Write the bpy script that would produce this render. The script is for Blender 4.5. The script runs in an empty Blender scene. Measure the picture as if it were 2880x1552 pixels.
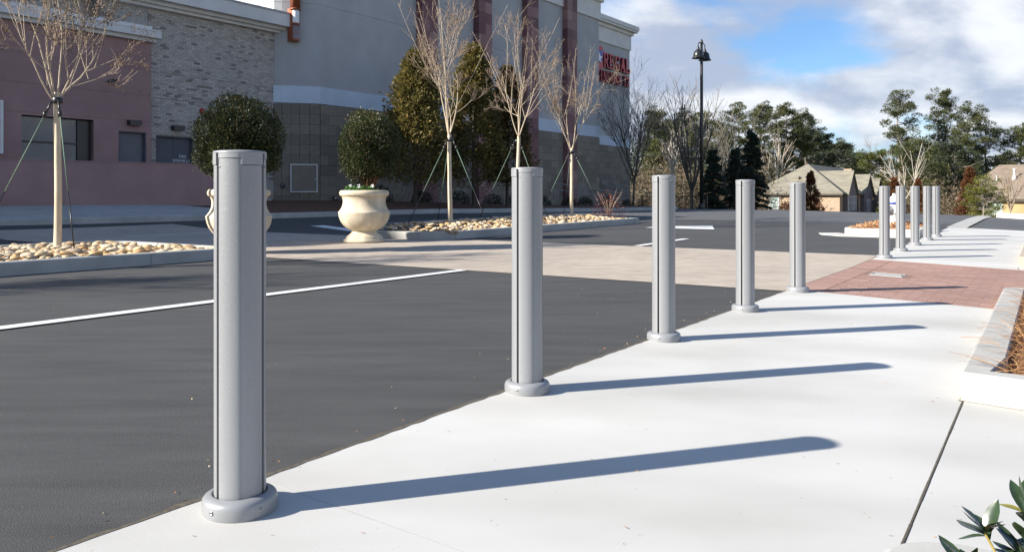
import bpy, bmesh, math, random
import numpy as np
from mathutils import Vector, Matrix

R = math.radians
scene = bpy.context.scene
COL = scene.collection

# ------------------------------------------------------------------ camera
cam_d = bpy.data.cameras.new('camera')
cam = bpy.data.objects.new('camera', cam_d)
COL.objects.link(cam)
cam.location = (0, 0, .925)
cam.rotation_euler = (R(90), 0, 0)
cam_d.lens = 28.0
cam_d.sensor_width = 36.0
cam_d.shift_y = -0.0773
cam_d.clip_start = .05
cam_d.clip_end = 3000
scene.camera = cam

# ------------------------------------------------------------------ sun, sky, exposure
SUN_AZ, SUN_EL = 21.0, 27.0          # light travels towards +x, turned 21 deg towards +y
sun_d = bpy.data.lights.new('sun', 'SUN')
sun_d.energy = 5.0
sun_d.angle = R(.55)
sun_d.color = (1.0, .945, .86)
sun = bpy.data.objects.new('sun', sun_d)
COL.objects.link(sun)
travel = Vector((math.cos(R(SUN_AZ)) * math.cos(R(SUN_EL)), math.sin(R(SUN_AZ)) * math.cos(R(SUN_EL)), -math.sin(R(SUN_EL))))
sun.rotation_euler = travel.to_track_quat('-Z', 'Y').to_euler()
sun.location = (-30, -10, 30)

world = bpy.data.worlds.new('World')
scene.world = world
world.use_nodes = True


def make_sky():
    nt = world.node_tree
    nt.nodes.clear()
    N, L = nt.nodes.new, nt.links.new
    out = N('ShaderNodeOutputWorld')
    bg = N('ShaderNodeBackground')
    bg.inputs['Strength'].default_value = .066
    sky = N('ShaderNodeTexSky')
    sky.sky_type = 'NISHITA'
    sky.sun_disc = False
    sky.sun_elevation = R(SUN_EL)
    to_sun = -travel
    sky.sun_rotation = math.atan2(to_sun.x, to_sun.y)
    sky.air_density = 1.0
    sky.dust_density = .6
    sky.ozone_density = 1.6
    tc = N('ShaderNodeTexCoord')
    sep = N('ShaderNodeSeparateXYZ')
    L(tc.outputs['Generated'], sep.inputs[0])

    def mth(op, a, b=None, clamp=False):
        m = N('ShaderNodeMath')
        m.operation = op
        m.use_clamp = clamp
        for i, x in enumerate((a, b)):
            if x is None:
                continue
            if isinstance(x, (int, float)):
                m.inputs[i].default_value = x
            else:
                L(x, m.inputs[i])
        return m.outputs[0]
    zc = mth('MAXIMUM', sep.outputs['Z'], 0.0)
    den = mth('ADD', zc, .30)
    px = mth('DIVIDE', sep.outputs['X'], den)
    py = mth('DIVIDE', sep.outputs['Y'], den)
    comb = N('ShaderNodeCombineXYZ')
    L(mth('ADD', px, .16), comb.inputs[0]); L(py, comb.inputs[1]); comb.inputs[2].default_value = CLOUD_SEED

    def noise(scale, detail, rough, off, dist=0.0):
        mp = N('ShaderNodeMapping')
        mp.inputs['Location'].default_value = off
        L(comb.outputs[0], mp.inputs['Vector'])
        n = N('ShaderNodeTexNoise')
        n.inputs['Scale'].default_value = scale
        n.inputs['Detail'].default_value = detail
        n.inputs['Roughness'].default_value = rough
        n.inputs['Distortion'].default_value = dist
        L(mp.outputs[0], n.inputs['Vector'])
        return n.outputs['Fac']

    def ramp(fac, a, b, ease=True):
        r = N('ShaderNodeMapRange')
        r.interpolation_type = 'SMOOTHSTEP' if ease else 'LINEAR'
        L(fac, r.inputs['Value'])
        r.inputs['From Min'].default_value = a
        r.inputs['From Max'].default_value = b
        return r.outputs[0]
    n1 = noise(2.5, 9, .5, (0, 0, 0), .2)
    # clouds stack up towards the horizon and open into blue overhead
    thr = mth('MULTIPLY', ramp(sep.outputs['Z'], .10, .50, False), .26)
    mask = ramp(mth('SUBTRACT', n1, thr), .29, .50)
    body = ramp(noise(2.7, 8, .5, (.08, .10, 1.3), .25), .38, .62)
    dark = N('ShaderNodeMix'); dark.data_type = 'RGBA'
    L(body, dark.inputs['Factor'])
    dark.inputs['A'].default_value = (3.5, 3.95, 5.0, 1)
    dark.inputs['B'].default_value = (7.3, 7.4, 7.6, 1)
    mix = N('ShaderNodeMix'); mix.data_type = 'RGBA'
    L(mth('ADD', mth('MULTIPLY', mask, .85), .07), mix.inputs['Factor'])    # thin veil even in the gaps
    tint = N('ShaderNodeMix'); tint.data_type = 'RGBA'; tint.blend_type = 'MULTIPLY'
    tint.inputs['Factor'].default_value = 1.0
    L(sky.outputs[0], tint.inputs['A'])
    tint.inputs['B'].default_value = (.68, .96, 1.27, 1)
    L(tint.outputs['Result'], mix.inputs['A'])
    L(dark.outputs['Result'], mix.inputs['B'])
    L(mix.outputs['Result'], bg.inputs['Color'])
    L(bg.outputs[0], out.inputs[0])


CLOUD_SEED = 7.81
make_sky()
world.cycles.sampling_method = 'MANUAL'
world.cycles.sample_map_resolution = 512
vs = scene.view_settings
vs.view_transform = 'Standard'
vs.look = 'None'
vs.gamma = 1.0
vs.exposure = 1.08
vs.use_curve_mapping = False

# ------------------------------------------------------------------ materials
MATS = {}


def mat(name, c, c2=None, scale=6.0, detail=5.0, rough=.8, metal=0.0, bump=0.0, bscale=None, tint=None,
        spec=.5, speck=None, speck_scale=200.0, speck_thr=.62, lo=.35, hi=.65, coord='Object', stretch=None, big=None, coat=0.0, transl=0.0, rot=0.0):
    """Procedural principled material: two colours mixed by noise, optional per-piece tint, fine specks, large blotches and bump."""
    m = bpy.data.materials.new(name)
    m.use_nodes = True
    nt = m.node_tree
    N, L = nt.nodes.new, nt.links.new
    b = nt.nodes['Principled BSDF']
    b.inputs['Roughness'].default_value = rough
    b.inputs['Metallic'].default_value = metal
    b.inputs['Specular IOR Level'].default_value = spec
    b.inputs['Coat Weight'].default_value = coat
    if coord == 'World':
        src = N('ShaderNodeNewGeometry').outputs['Position']
    else:
        src = N('ShaderNodeTexCoord').outputs[coord]
    if stretch:
        mp = N('ShaderNodeMapping')
        mp.inputs['Scale'].default_value = stretch
        mp.inputs['Rotation'].default_value = (0, 0, rot)
        L(src, mp.inputs['Vector'])
        src2 = mp.outputs[0]
    else:
        src2 = src

    def noise(sc, det, vec, rg=.55):
        n = N('ShaderNodeTexNoise')
        n.inputs['Scale'].default_value = sc
        n.inputs['Detail'].default_value = det
        n.inputs['Roughness'].default_value = rg
        L(vec, n.inputs['Vector'])
        return n.outputs['Fac']

    def mr(fac, a, bb, c0=0.0, c1=1.0):
        r = N('ShaderNodeMapRange')
        L(fac, r.inputs['Value'])
        r.inputs['From Min'].default_value = a
        r.inputs['From Max'].default_value = bb
        r.inputs['To Min'].default_value = c0
        r.inputs['To Max'].default_value = c1
        return r.outputs[0]

    def mix(fac, a, bb, blend='MIX'):
        x = N('ShaderNodeMix'); x.data_type = 'RGBA'; x.blend_type = blend
        if isinstance(fac, float):
            x.inputs['Factor'].default_value = fac
        else:
            L(fac, x.inputs['Factor'])
        for k, val in (('A', a), ('B', bb)):
            if isinstance(val, tuple):
                x.inputs[k].default_value = (*val, 1)
            else:
                L(val, x.inputs[k])
        return x.outputs['Result']
    c2 = c2 or tuple(min(1, k * 1.15) for k in c)
    col = mix(mr(noise(scale, detail, src2), lo, hi), tuple(c), tuple(c2))
    if big:                                            # (scale, strength): slow change of value over metres
        g = mr(noise(big[0], 3, src2), .3, .7, 1 - big[1], 1 + big[1])
        cc = N('ShaderNodeCombineColor')
        for i in range(3):
            L(g, cc.inputs[i])
        col = mix(1.0, col, cc.outputs[0], 'MULTIPLY')
    if tint:                                           # [(pos, colour)...] picked by the per-piece attribute
        at = N('ShaderNodeAttribute'); at.attribute_name = 'tint'
        rp = N('ShaderNodeValToRGB')
        el = rp.color_ramp.elements
        while len(el) > 1:
            el.remove(el[0])
        el[0].position = tint[0][0]; el[0].color = (*tint[0][1], 1)
        for p, cc_ in tint[1:]:
            e = el.new(p); e.color = (*cc_, 1)
        L(at.outputs['Fac'], rp.inputs['Fac'])
        col = mix(.999, col, rp.outputs[0], 'MULTIPLY')
    if speck:
        s = mr(noise(speck_scale, 2, src), speck_thr, speck_thr + .06)
        col = mix(s, col, tuple(speck))
    L(col, b.inputs['Base Color'])
    if transl:                                         # thin leaves let some light through
        tr_ = N('ShaderNodeBsdfTranslucent')
        L(col, tr_.inputs['Color'])
        ms = N('ShaderNodeMixShader')
        ms.inputs[0].default_value = transl
        L(b.outputs[0], ms.inputs[1]); L(tr_.outputs[0], ms.inputs[2])
        L(ms.outputs[0], nt.nodes['Material Output'].inputs['Surface'])
    if bump:
        bp = N('ShaderNodeBump')
        bp.inputs['Strength'].default_value = bump
        bp.inputs['Distance'].default_value = .01
        L(noise(bscale or scale * 4, 4, src), bp.inputs['Height'])
        L(bp.outputs[0], b.inputs['Normal'])
    MATS[name] = m
    return m


mat('asphalt', (.043, .0428, .0412), (.068, .0675, .065), 7, 12, .8, bump=.4, bscale=210, coord='World', speck=(.12, .118, .114), speck_scale=190, speck_thr=.64, big=(.9, .10), stretch=(.16, 1.0, 1), rot=-R(56), lo=.3, hi=.72)
mat('asphalt_old', (.075, .077, .080), (.10, .102, .105), 2, 6, .88, bump=.4, bscale=90, coord='World', big=(.3, .15))
mat('concrete_walk', (.455, .443, .405), (.56, .547, .515), 1.3, 12, .8, bump=.10, bscale=260, coord='World', big=(.8, .10), speck=(.33, .28, .20), speck_scale=30, speck_thr=.725, stretch=(.5, 1, 1), rot=-R(56), lo=.3, hi=.66)
mat('concrete_kerb', (.37, .365, .335), (.44, .43, .395), 3, 8, .82, bump=.1, bscale=110, coord='World', speck=(.27, .245, .19), speck_scale=42, speck_thr=.715, big=(1.1, .1))
mat('concrete_pale', (.395, .385, .35), (.46, .45, .415), 2.5, 10, .82, bump=.12, bscale=160, coord='World', speck=(.30, .26, .19), speck_scale=44, speck_thr=.735, big=(1.2, .08))
mat('crossing', (.375, .315, .25), (.445, .38, .31), 4, 8, .8, bump=.3, bscale=130, coord='World', speck=(.30, .23, .18), speck_scale=90, speck_thr=.68, big=(.5, .1))
mat('paint', (.68, .68, .66), (.80, .80, .78), 9, 7, .7, bump=.2, bscale=160, coord='World', speck=(.30, .30, .30), speck_scale=70, speck_thr=.66)
mat('paver', (.9, .9, .9), (1, 1, 1), 30, 4, .85, bump=.4, bscale=120, coord='World',
    tint=[(0, (.30, .18, .14)), (.4, (.345, .205, .16)), (.7, (.375, .23, .185)), (1, (.33, .20, .16))], big=(.7, .12))
mat('joint', (.20, .12, .09), (.26, .155, .12), 40, 4, .95, coord='World')
mat('crack', (.06, .05, .035), (.12, .10, .07), 60, 4, .95, coord='World')
mat('kerb_dirt', (.30, .25, .17), (.40, .35, .26), 30, 4, .95, coord='World')
mat('earth', (.10, .085, .05), (.16, .15, .07), .2, 6, .95, coord='World')
mat('mulch', (.075, .032, .016), (.15, .065, .03), 14, 6, .95, bump=1.0, bscale=60, coord='World')
mat('straw_bed', (.14, .06, .025), (.28, .13, .055), 24, 6, .95, bump=1.0, bscale=90, coord='World')
mat('straw', (.9, .9, .9), (1, 1, 1), 10, 2, .8, tint=[(0, (.20, .075, .025)), (.4, (.42, .20, .075)), (.75, (.56, .34, .15)), (1, (.30, .12, .05))])
mat('chip', (.9, .9, .9), (1, 1, 1), 10, 2, .85, tint=[(0, (.25, .11, .05)), (.5, (.47, .24, .11)), (1, (.60, .38, .21))])
mat('rock', (.88, .88, .88), (1, 1, 1), 7, 5, .8, bump=.15, bscale=60, tint=[(0, (.40, .23, .10)), (.2, (.55, .36, .165)), (.5, (.62, .47, .275)), (.75, (.66, .56, .40)), (.9, (.50, .38, .27)), (1, (.28, .21, .155))])
mat('silver', (.222, .227, .233), (.262, .267, .273), 6, 4, .40, metal=.10, bump=.06, bscale=420, speck=(.34, .35, .36), speck_scale=420, speck_thr=.60, big=(4, .10), stretch=(1, 1, .12))
mat('silver_cap', (.24, .245, .251), (.275, .28, .286), 6, 4, .40, metal=.12, bump=.06, bscale=420, big=(3, .05))
mat('dark_gap', (.012, .013, .013), (.02, .02, .02), 5, 2, .7)
mat('bolt', (.25, .25, .26), (.4, .4, .42), 40, 3, .3, metal=.9)
mat('plaster_pink', (.325, .205, .19), (.37, .235, .215), 1.6, 7, .9, bump=.35, bscale=70, big=(.35, .08))
mat('plaster_grey', (.40, .405, .405), (.45, .455, .455), .9, 7, .9, bump=.3, bscale=60, big=(.25, .06))
mat('plaster_white', (.66, .655, .63), (.73, .725, .70), 1.2, 6, .85, bump=.2, bscale=60, big=(.3, .05))
mat('stone_base', (.85, .85, .85), (1, 1, 1), 5, 6, .85, bump=.5, bscale=30, tint=[(0, (.20, .175, .14)), (.5, (.25, .22, .175)), (.85, (.29, .255, .20)), (1, (.17, .15, .12))])
mat('band_blue', (.54, .63, .72), (.60, .69, .78), 1.2, 6, .85, bump=.2, bscale=60, big=(.3, .05))
mat('stone_red', (.85, .85, .85), (1, 1, 1), 4, 6, .6, bump=.2, bscale=30, tint=[(0, (.13, .05, .055)), (.35, (.20, .085, .085)), (.7, (.27, .135, .13)), (.9, (.36, .21, .19)), (1, (.15, .06, .065))])
mat('wall_brick', (.85, .85, .85), (1, 1, 1), 9, 5, .9, bump=.3, bscale=40, tint=[(0, (.22, .20, .175)), (.05, (.30, .275, .24)), (.10, (.45, .42, .375)), (.5, (.51, .475, .425)), (.85, (.58, .54, .49)), (1, (.39, .355, .315))])
mat('mortar', (.36, .35, .33), (.42, .41, .38), 8, 4, .95)
mat('door_steel', (.075, .082, .105), (.09, .098, .12), 3, 4, .5)
mat('door_steel_grey', (.125, .13, .145), (.145, .15, .165), 3, 4, .5)
mat('black_metal', (.012, .012, .013), (.02, .02, .021), 6, 3, .35, spec=.6)
mat('lettering', (.66, .67, .68), (.72, .73, .74), 4, 3, .6)
mat('glass', (.05, .06, .07), (.08, .095, .11), .8, 3, .06, spec=.9)
mat('glass_green', (.34, .42, .38), (.46, .54, .48), 1.2, 3, .12, spec=.8)
mat('red_gloss', (.33, .02, .02), (.38, .03, .03), 4, 3, .35)
mat('poster', (.72, .66, .66), (.80, .76, .74), 1.4, 4, .35)
mat('sign_red', (.50, .035, .045), (.56, .05, .06), 2, 3, .45)
mat('sign_return', (.09, .008, .014), (.12, .012, .02), 2, 3, .5)
mat('sign_blue', (.05, .07, .32), (.06, .085, .38), 2, 3, .4)
mat('sign_white', (.75, .76, .78), (.82, .82, .84), 2, 3, .4)
mat('copper', (.30, .085, .035), (.36, .115, .055), 4, 5, .38, metal=.3)
mat('lamp_glass', (.80, .80, .80), (.86, .86, .86), 3, 2, .25)
mat('lamp_glass_dim', (.22, .16, .16), (.28, .20, .195), 3, 2, .3)
mat('planter_stone', (.50, .425, .31), (.58, .50, .37), 5, 7, .75, bump=.25, bscale=90, speck=(.40, .33, .23), speck_scale=70, speck_thr=.66, big=(5, .12), stretch=(1, 1, .35))
mat('soil', (.05, .032, .02), (.08, .05, .03), 20, 4, .95)
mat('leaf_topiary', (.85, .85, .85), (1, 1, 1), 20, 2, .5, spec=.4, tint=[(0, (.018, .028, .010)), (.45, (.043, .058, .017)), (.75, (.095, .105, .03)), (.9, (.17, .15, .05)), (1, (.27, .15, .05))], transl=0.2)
mat('twig_brown', (.16, .085, .05), (.22, .125, .075), 20, 3, .85)
mat('pansy_leaf', (.06, .16, .03), (.10, .24, .05), 20, 2, .5, transl=0.3)
mat('pansy_petal', (.75, .72, .80), (.85, .82, .85), 20, 2, .6)
mat('bark_pale', (.52, .42, .285), (.66, .56, .41), 9, 5, .8, bump=.4, bscale=60, stretch=(1, 1, .25))
mat('branch_tan', (.40, .315, .22), (.52, .425, .31), 12, 3, .8)
mat('twig_pale', (.42, .33, .235), (.54, .44, .33), 12, 3, .8)
mat('twig_rust', (.25, .18, .13), (.34, .26, .19), 12, 3, .85)
mat('seed', (.11, .07, .045), (.17, .11, .07), 30, 2, .9)
mat('bark_dark', (.085, .07, .055), (.14, .12, .095), 6, 5, .9, bump=.5, bscale=30, stretch=(1, 1, .25))
mat('bark_white', (.40, .36, .30), (.52, .48, .41), 6, 5, .8)
mat('bark_grey', (.20, .175, .145), (.28, .25, .21), 6, 5, .85)
mat('strap_green', (.10, .165, .115), (.14, .21, .15), 20, 3, .7)
mat('leaf_cypress', (.85, .85, .85), (1, 1, 1), 9, 2, .7, tint=[(0, (.07, .07, .02)), (.4, (.16, .14, .036)), (.75, (.26, .20, .058)), (1, (.36, .23, .075))], transl=0.35)
mat('leaf_cypress_brown', (.85, .85, .85), (1, 1, 1), 9, 2, .7, tint=[(0, (.07, .055, .02)), (.45, (.15, .115, .038)), (.75, (.25, .155, .06)), (1, (.34, .18, .08))], transl=0.35)
mat('leaf_rust', (.85, .85, .85), (1, 1, 1), 9, 2, .8, tint=[(0, (.09, .035, .012)), (.5, (.20, .075, .025)), (1, (.31, .135, .045))], transl=0.3)
mat('leaf_pine', (.85, .85, .85), (1, 1, 1), .6, 2, .65, tint=[(0, (.036, .048, .016)), (.5, (.076, .09, .027)), (.85, (.128, .132, .038)), (1, (.17, .14, .05))], transl=0.3)
mat('leaf_pine_dark', (.85, .85, .85), (1, 1, 1), .6, 2, .65, tint=[(0, (.024, .036, .019)), (.5, (.046, .062, .028)), (1, (.09, .10, .04))], transl=0.25)
mat('leaf_olive', (.85, .85, .85), (1, 1, 1), .6, 2, .65, tint=[(0, (.05, .065, .012)), (.5, (.10, .115, .02)), (1, (.17, .165, .035))], transl=0.35)
mat('leaf_bright_pine', (.85, .85, .85), (1, 1, 1), .6, 2, .6, tint=[(0, (.06, .08, .012)), (.5, (.15, .165, .02)), (1, (.27, .25, .04))], transl=0.35)
mat('leaf_spruce', (.85, .85, .85), (1, 1, 1), 1, 2, .65, tint=[(0, (.018, .028, .016)), (.6, (.038, .055, .028)), (1, (.075, .09, .042))], transl=0.2)
mat('leaf_far', (.85, .85, .85), (1, 1, 1), .1, 2, .7, tint=[(0, (.02, .032, .02)), (.5, (.036, .052, .028)), (.8, (.065, .062, .036)), (1, (.11, .085, .055))], transl=0.25)
mat('brush', (.85, .85, .85), (1, 1, 1), .1, 2, .85, tint=[(0, (.06, .055, .025)), (.4, (.13, .095, .055)), (.8, (.23, .165, .105)), (1, (.075, .09, .03))])
mat('leaf_nandina', (.85, .85, .85), (1, 1, 1), 9, 2, .6, tint=[(0, (.14, .03, .03)), (.5, (.24, .06, .05)), (1, (.20, .10, .06))], transl=0.3)
mat('leaf_bed', (.85, .85, .85), (1, 1, 1), 9, 2, .5, tint=[(0, (.012, .022, .012)), (1, (.045, .06, .03))])
mat('leaf_glossy', (.018, .034, .016), (.034, .058, .022), 30, 3, .24, spec=.65)
mat('leaf_yellow', (.23, .21, .03), (.33, .30, .05), 30, 3, .3, spec=.5, transl=0.3)
mat('stem_green', (.19, .15, .03), (.26, .20, .05), 30, 3, .5)
mat('hydrant_grey', (.56, .56, .54), (.63, .63, .61), 8, 4, .45)
mat('hydrant_white', (.70, .69, .64), (.78, .77, .72), 8, 4, .45)
mat('hydrant_blue', (.02, .045, .32), (.03, .06, .38), 8, 4, .4)
mat('galvanised', (.26, .27, .29), (.33, .34, .36), 5, 4, .45, metal=.5)
mat('shingle', (.165, .15, .112), (.24, .22, .17), .9, 6, .9, stretch=(1, 1, 5), bump=.5, bscale=8)
mat('shingle_brown', (.175, .135, .10), (.24, .19, .145), .9, 6, .9, stretch=(1, 1, 5), bump=.5, bscale=8)
mat('shingle_grey', (.13, .135, .15), (.19, .195, .21), .9, 6, .9)
mat('house_brick', (.30, .205, .135), (.45, .34, .24), 3.2, 6, .9, stretch=(1, 1, 3))
mat('house_tan', (.38, .27, .13), (.45, .33, .17), 1.5, 5, .9)
mat('house_dark', (.15, .13, .13), (.20, .175, .17), 1.5, 5, .9)
mat('house_white', (.60, .58, .52), (.68, .66, .60), 1.5, 5, .9)
mat('trim_brown', (.06, .045, .035), (.08, .06, .045), 5, 3, .7)
mat('trim_white', (.70, .70, .68), (.76, .76, .74), 5, 3, .6)
mat('garage_grey', (.34, .35, .40), (.38, .39, .44), 5, 3, .6)
mat('pole_wood', (.30, .27, .23), (.36, .33, .28), 6, 4, .9)


# ------------------------------------------------------------------ mesh helpers
class MB:
    """Collects shapes; build() links them as ONE mesh object."""

    def __init__(self):
        self.v, self.f, self.t, self.s = [], [], [], []

    def add(self, vs_, fs, tint=.5, smooth=False):
        o = len(self.v)
        self.v += [tuple(p) for p in vs_]
        for q in fs:
            self.f.append(tuple(i + o for i in q)); self.t.append(tint); self.s.append(smooth)

    def box(self, x0, x1, y0, y1, z0, z1, tint=.5, b=0.0):
        if b <= 0:
            self.add([(x0, y0, z0), (x1, y0, z0), (x1, y1, z0), (x0, y1, z0), (x0, y0, z1), (x1, y0, z1), (x1, y1, z1), (x0, y1, z1)],
                     [(0, 3, 2, 1), (4, 5, 6, 7), (0, 1, 5, 4), (1, 2, 6, 5), (2, 3, 7, 6), (3, 0, 4, 7)], tint)
        else:
            self.prism([(x0 + b, y0), (x1 - b, y0), (x1, y0 + b), (x1, y1 - b), (x1 - b, y1), (x0 + b, y1), (x0, y1 - b), (x0, y0 + b)], z0, z1, tint)

    def prism(self, poly, z0, z1, tint=.5, bevel=0.0, smooth=False, zf=None, bottom=True):
        n = len(poly)
        A = sum(poly[i][0] * poly[(i + 1) % n][1] - poly[(i + 1) % n][0] * poly[i][1] for i in range(n))
        if A < 0:
            poly = poly[::-1]
        zf = zf or (lambda x, y: 0.0)
        rings = [(poly, z0)]
        if bevel:
            rings.append((poly, z1 - bevel))
            rings.append((inset(poly, bevel * .3), z1 - bevel * .3))
            rings.append((inset(poly, bevel), z1))
        else:
            rings.append((poly, z1))
        vs_, fs = [], []
        for pl, z in rings:
            vs_ += [(x, y, z + zf(x, y)) for x, y in pl]
        for k in range(len(rings) - 1):
            for i in range(n):
                j = (i + 1) % n
                fs.append((k * n + i, k * n + j, (k + 1) * n + j, (k + 1) * n + i))
        self.add(vs_, fs, tint, smooth)
        m = len(rings) - 1
        self.add([vs_[m * n + i] for i in range(n)], [tuple(range(n))], tint)
        if bottom:
            self.add([vs_[i] for i in range(n)], [tuple(range(n - 1, -1, -1))], tint)

    def lathe(self, prof, n=32, c=(0, 0, 0), tint=.5, smooth=True, axis=None):
        vs_, fs = [], []
        for r, z in prof:
            for i in range(n):
                a = 2 * math.pi * i / n
                vs_.append((r * math.cos(a), r * math.sin(a), z))
        if axis is not None:
            q = Vector(axis).to_track_quat('Z', 'Y')
            vs_ = [tuple(q @ Vector(p)) for p in vs_]
        vs_ = [(p[0] + c[0], p[1] + c[1], p[2] + c[2]) for p in vs_]
        for k in range(len(prof) - 1):
            for i in range(n):
                j = (i + 1) % n
                fs.append((k * n + i, k * n + j, (k + 1) * n + j, (k + 1) * n + i))
        if prof[0][0] > 1e-6:
            fs.append(tuple(range(n - 1, -1, -1)))
        if prof[-1][0] > 1e-6:
            o = (len(prof) - 1) * n
            fs.append(tuple(range(o, o + n)))
        self.add(vs_, fs, tint, smooth)

    def tube(self, pts, rad, n=6, tint=.5, cap=True):
        pts = [Vector(p) for p in pts]
        if isinstance(rad, (int, float)):
            rad = [rad] * len(pts)
        vs_, fs = [], []
        d = (pts[1] - pts[0]).normalized()
        ref = Vector((1, 0, 0)) if abs(d.x) < .8 else Vector((0, 1, 0))
        a = d.cross(ref).normalized()
        for i, p in enumerate(pts):
            if i < len(pts) - 1:
                dd = (pts[i + 1] - p)
                if i > 0:
                    dd = dd.normalized() + (p - pts[i - 1]).normalized()
            else:
                dd = p - pts[i - 1]
            dd.normalize()
            a = (a - dd * a.dot(dd))
            if a.length < 1e-6:
                a = dd.orthogonal()
            a.normalize()
            b = dd.cross(a)
            for k in range(n):
                t = 2 * math.pi * k / n
                vs_.append(tuple(p + (a * math.cos(t) + b * math.sin(t)) * rad[i]))
        for i in range(len(pts) - 1):
            for k in range(n):
                j = (k + 1) % n
                fs.append((i * n + k, i * n + j, (i + 1) * n + j, (i + 1) * n + k))
        if cap:
            fs.append(tuple(range(n - 1, -1, -1)))
            o = (len(pts) - 1) * n
            fs.append(tuple(range(o, o + n)))
        self.add(vs_, fs, tint, True)

    def mesh(self, name, m):
        me = bpy.data.meshes.new(name)
        me.from_pydata(self.v, [], self.f)
        me.polygons.foreach_set('use_smooth', self.s)
        at = me.attributes.new('tint', 'FLOAT', 'FACE')
        at.data.foreach_set('value', self.t)
        me.materials.append(MATS[m])
        me.update()
        return me

    def build(self, name, m, parent=None, loc=None, rotz=None):
        return link(name, self.mesh(name, m), parent, loc, rotz)


def inset(poly, d):
    n = len(poly)
    out = []
    for i in range(n):
        p, a, b = Vector(poly[i]), Vector(poly[i - 1]), Vector(poly[(i + 1) % n])
        e1, e2 = (p - a), (b - p)
        if e1.length < 1e-9 or e2.length < 1e-9:
            out.append(tuple(p)); continue
        e1.normalize(); e2.normalize()
        n1, n2 = Vector((-e1.y, e1.x)), Vector((-e2.y, e2.x))
        k = 1 + n1.dot(n2)
        out.append(tuple(p + (n1 + n2) * (d / max(k, .4))))
    return out


def link(name, me, parent=None, loc=None, rotz=None):
    o = bpy.data.objects.new(name, me)
    COL.objects.link(o)
    if parent is not None:
        o.parent = parent
    if loc is not None:
        o.location = loc
    if rotz is not None:
        o.rotation_euler = (0, 0, rotz)
    return o


def thing(name, label, cat, loc=(0, 0, 0), rotz=0, group=None):
    o = link(name, None, None, loc, rotz)
    o.empty_display_size = .2
    return tag(o, label, cat, group)


def tag(o, label, cat, group=None):
    o['label'] = label; o['category'] = cat
    if group:
        o['group'] = group
    return o


def structure(o):
    o['kind'] = 'structure'
    return o


def stuff(o, label=None):
    o['kind'] = 'stuff'
    if label:
        o['label'] = label
    return o


def np_mesh(name, V, F, m, tint=None, smooth=False):
    """Mesh from numpy arrays, quads or triangles."""
    me = bpy.data.meshes.new(name)
    k = F.shape[1]
    me.vertices.add(len(V)); me.vertices.foreach_set('co', V.astype(np.float32).ravel())
    me.loops.add(F.size); me.loops.foreach_set('vertex_index', F.astype(np.int32).ravel())
    me.polygons.add(len(F))
    me.polygons.foreach_set('loop_start', np.arange(0, F.size, k, dtype=np.int32))
    me.polygons.foreach_set('loop_total', np.full(len(F), k, dtype=np.int32))
    if smooth:
        me.polygons.foreach_set('use_smooth', np.ones(len(F), dtype=bool))
    at = me.attributes.new('tint', 'FLOAT', 'FACE')
    at.data.foreach_set('value', (np.full(len(F), .5) if tint is None else tint).astype(np.float32))
    me.materials.append(MATS[m])
    me.update(calc_edges=True)
    me.validate()
    return me


def leaves(name, m, C, D, ln, wd, rng, parent=None, tint=None, fold=0.0, loc=None):
    """Many small pointed leaves: base at C, along D."""
    n = len(C)
    D = D / np.maximum(np.linalg.norm(D, axis=1, keepdims=True), 1e-9)
    Q = rng.normal(size=(n, 3))
    S = np.cross(D, Q); S /= np.maximum(np.linalg.norm(S, axis=1, keepdims=True), 1e-9)
    ln = np.broadcast_to(ln, (n,))[:, None]; wd = np.broadcast_to(wd, (n,))[:, None]
    V = np.empty((n, 4, 3))
    mid = C + D * ln * .45
    V[:, 0] = C; V[:, 1] = mid + S * wd * .5; V[:, 2] = C + D * ln; V[:, 3] = mid - S * wd * .5
    F = np.arange(4 * n).reshape(n, 4)
    if tint is None:
        tint = rng.random(n)
    return link(name, np_mesh(name, V.reshape(-1, 3), F, m, tint), parent, loc)


def rand_dirs(rng, n):
    d = rng.normal(size=(n, 3))
    return d / np.linalg.norm(d, axis=1, keepdims=True)


# ------------------------------------------------------------------ the lie of the land
# t runs along the row of bollards, w runs from it across the road to the buildings
A34 = R(34)
UX, UY = math.sin(A34), math.cos(A34)
FRAME = R(56)


def clip(x, a, b):
    return max(a, min(b, x))


def road_end(w):
    return 35.5 + .95 * (clip(w, 0, 12) - 3)


def gtw(t, w):
    z = .011 * clip(t - 11, 0, 19)
    z += .055 * clip(w - 18, 0, 8) * clip((40 - t) / 15, 0, 1)
    z -= .035 * clip(2.1 - w, 0, 5)
    z -= .055 * clip(t - road_end(w) - .6, 0, 26)
    return z


def P(t, w, z=0.0):
    return (t * UX - w * UY, t * UY + w * UX, z)


def G(t, w, dz=0.0):
    return P(t, w, gtw(t, w) + dz)


def TW(x, y):
    return x * UX + y * UY, -x * UY + y * UX


def gz(x, y):
    return gtw(*TW(x, y))


def sheet(name, ws, t0, t1, nt, dz, m, parent=None):
    """Draped sheet between t0(w) and t1(w) over the list of w values."""
    V, F = [], []
    f0 = t0 if callable(t0) else (lambda w: t0)
    f1 = t1 if callable(t1) else (lambda w: t1)
    for w in ws:
        for i in range(nt + 1):
            t = f0(w) + (f1(w) - f0(w)) * i / nt
            V.append(G(t, w, dz))
    n = nt + 1
    for a in range(len(ws) - 1):
        for i in range(nt):
            F.append((a * n + i, a * n + i + 1, (a + 1) * n + i + 1, (a + 1) * n + i))
    V, F = np.array(V), np.array(F)
    e1 = V[F[:, 1]] - V[F[:, 0]]; e2 = V[F[:, 2]] - V[F[:, 0]]
    if np.cross(e1, e2)[:, 2].mean() < 0:
        F = F[:, ::-1]
    return link(name, np_mesh(name, V, F, m), parent)


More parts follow.
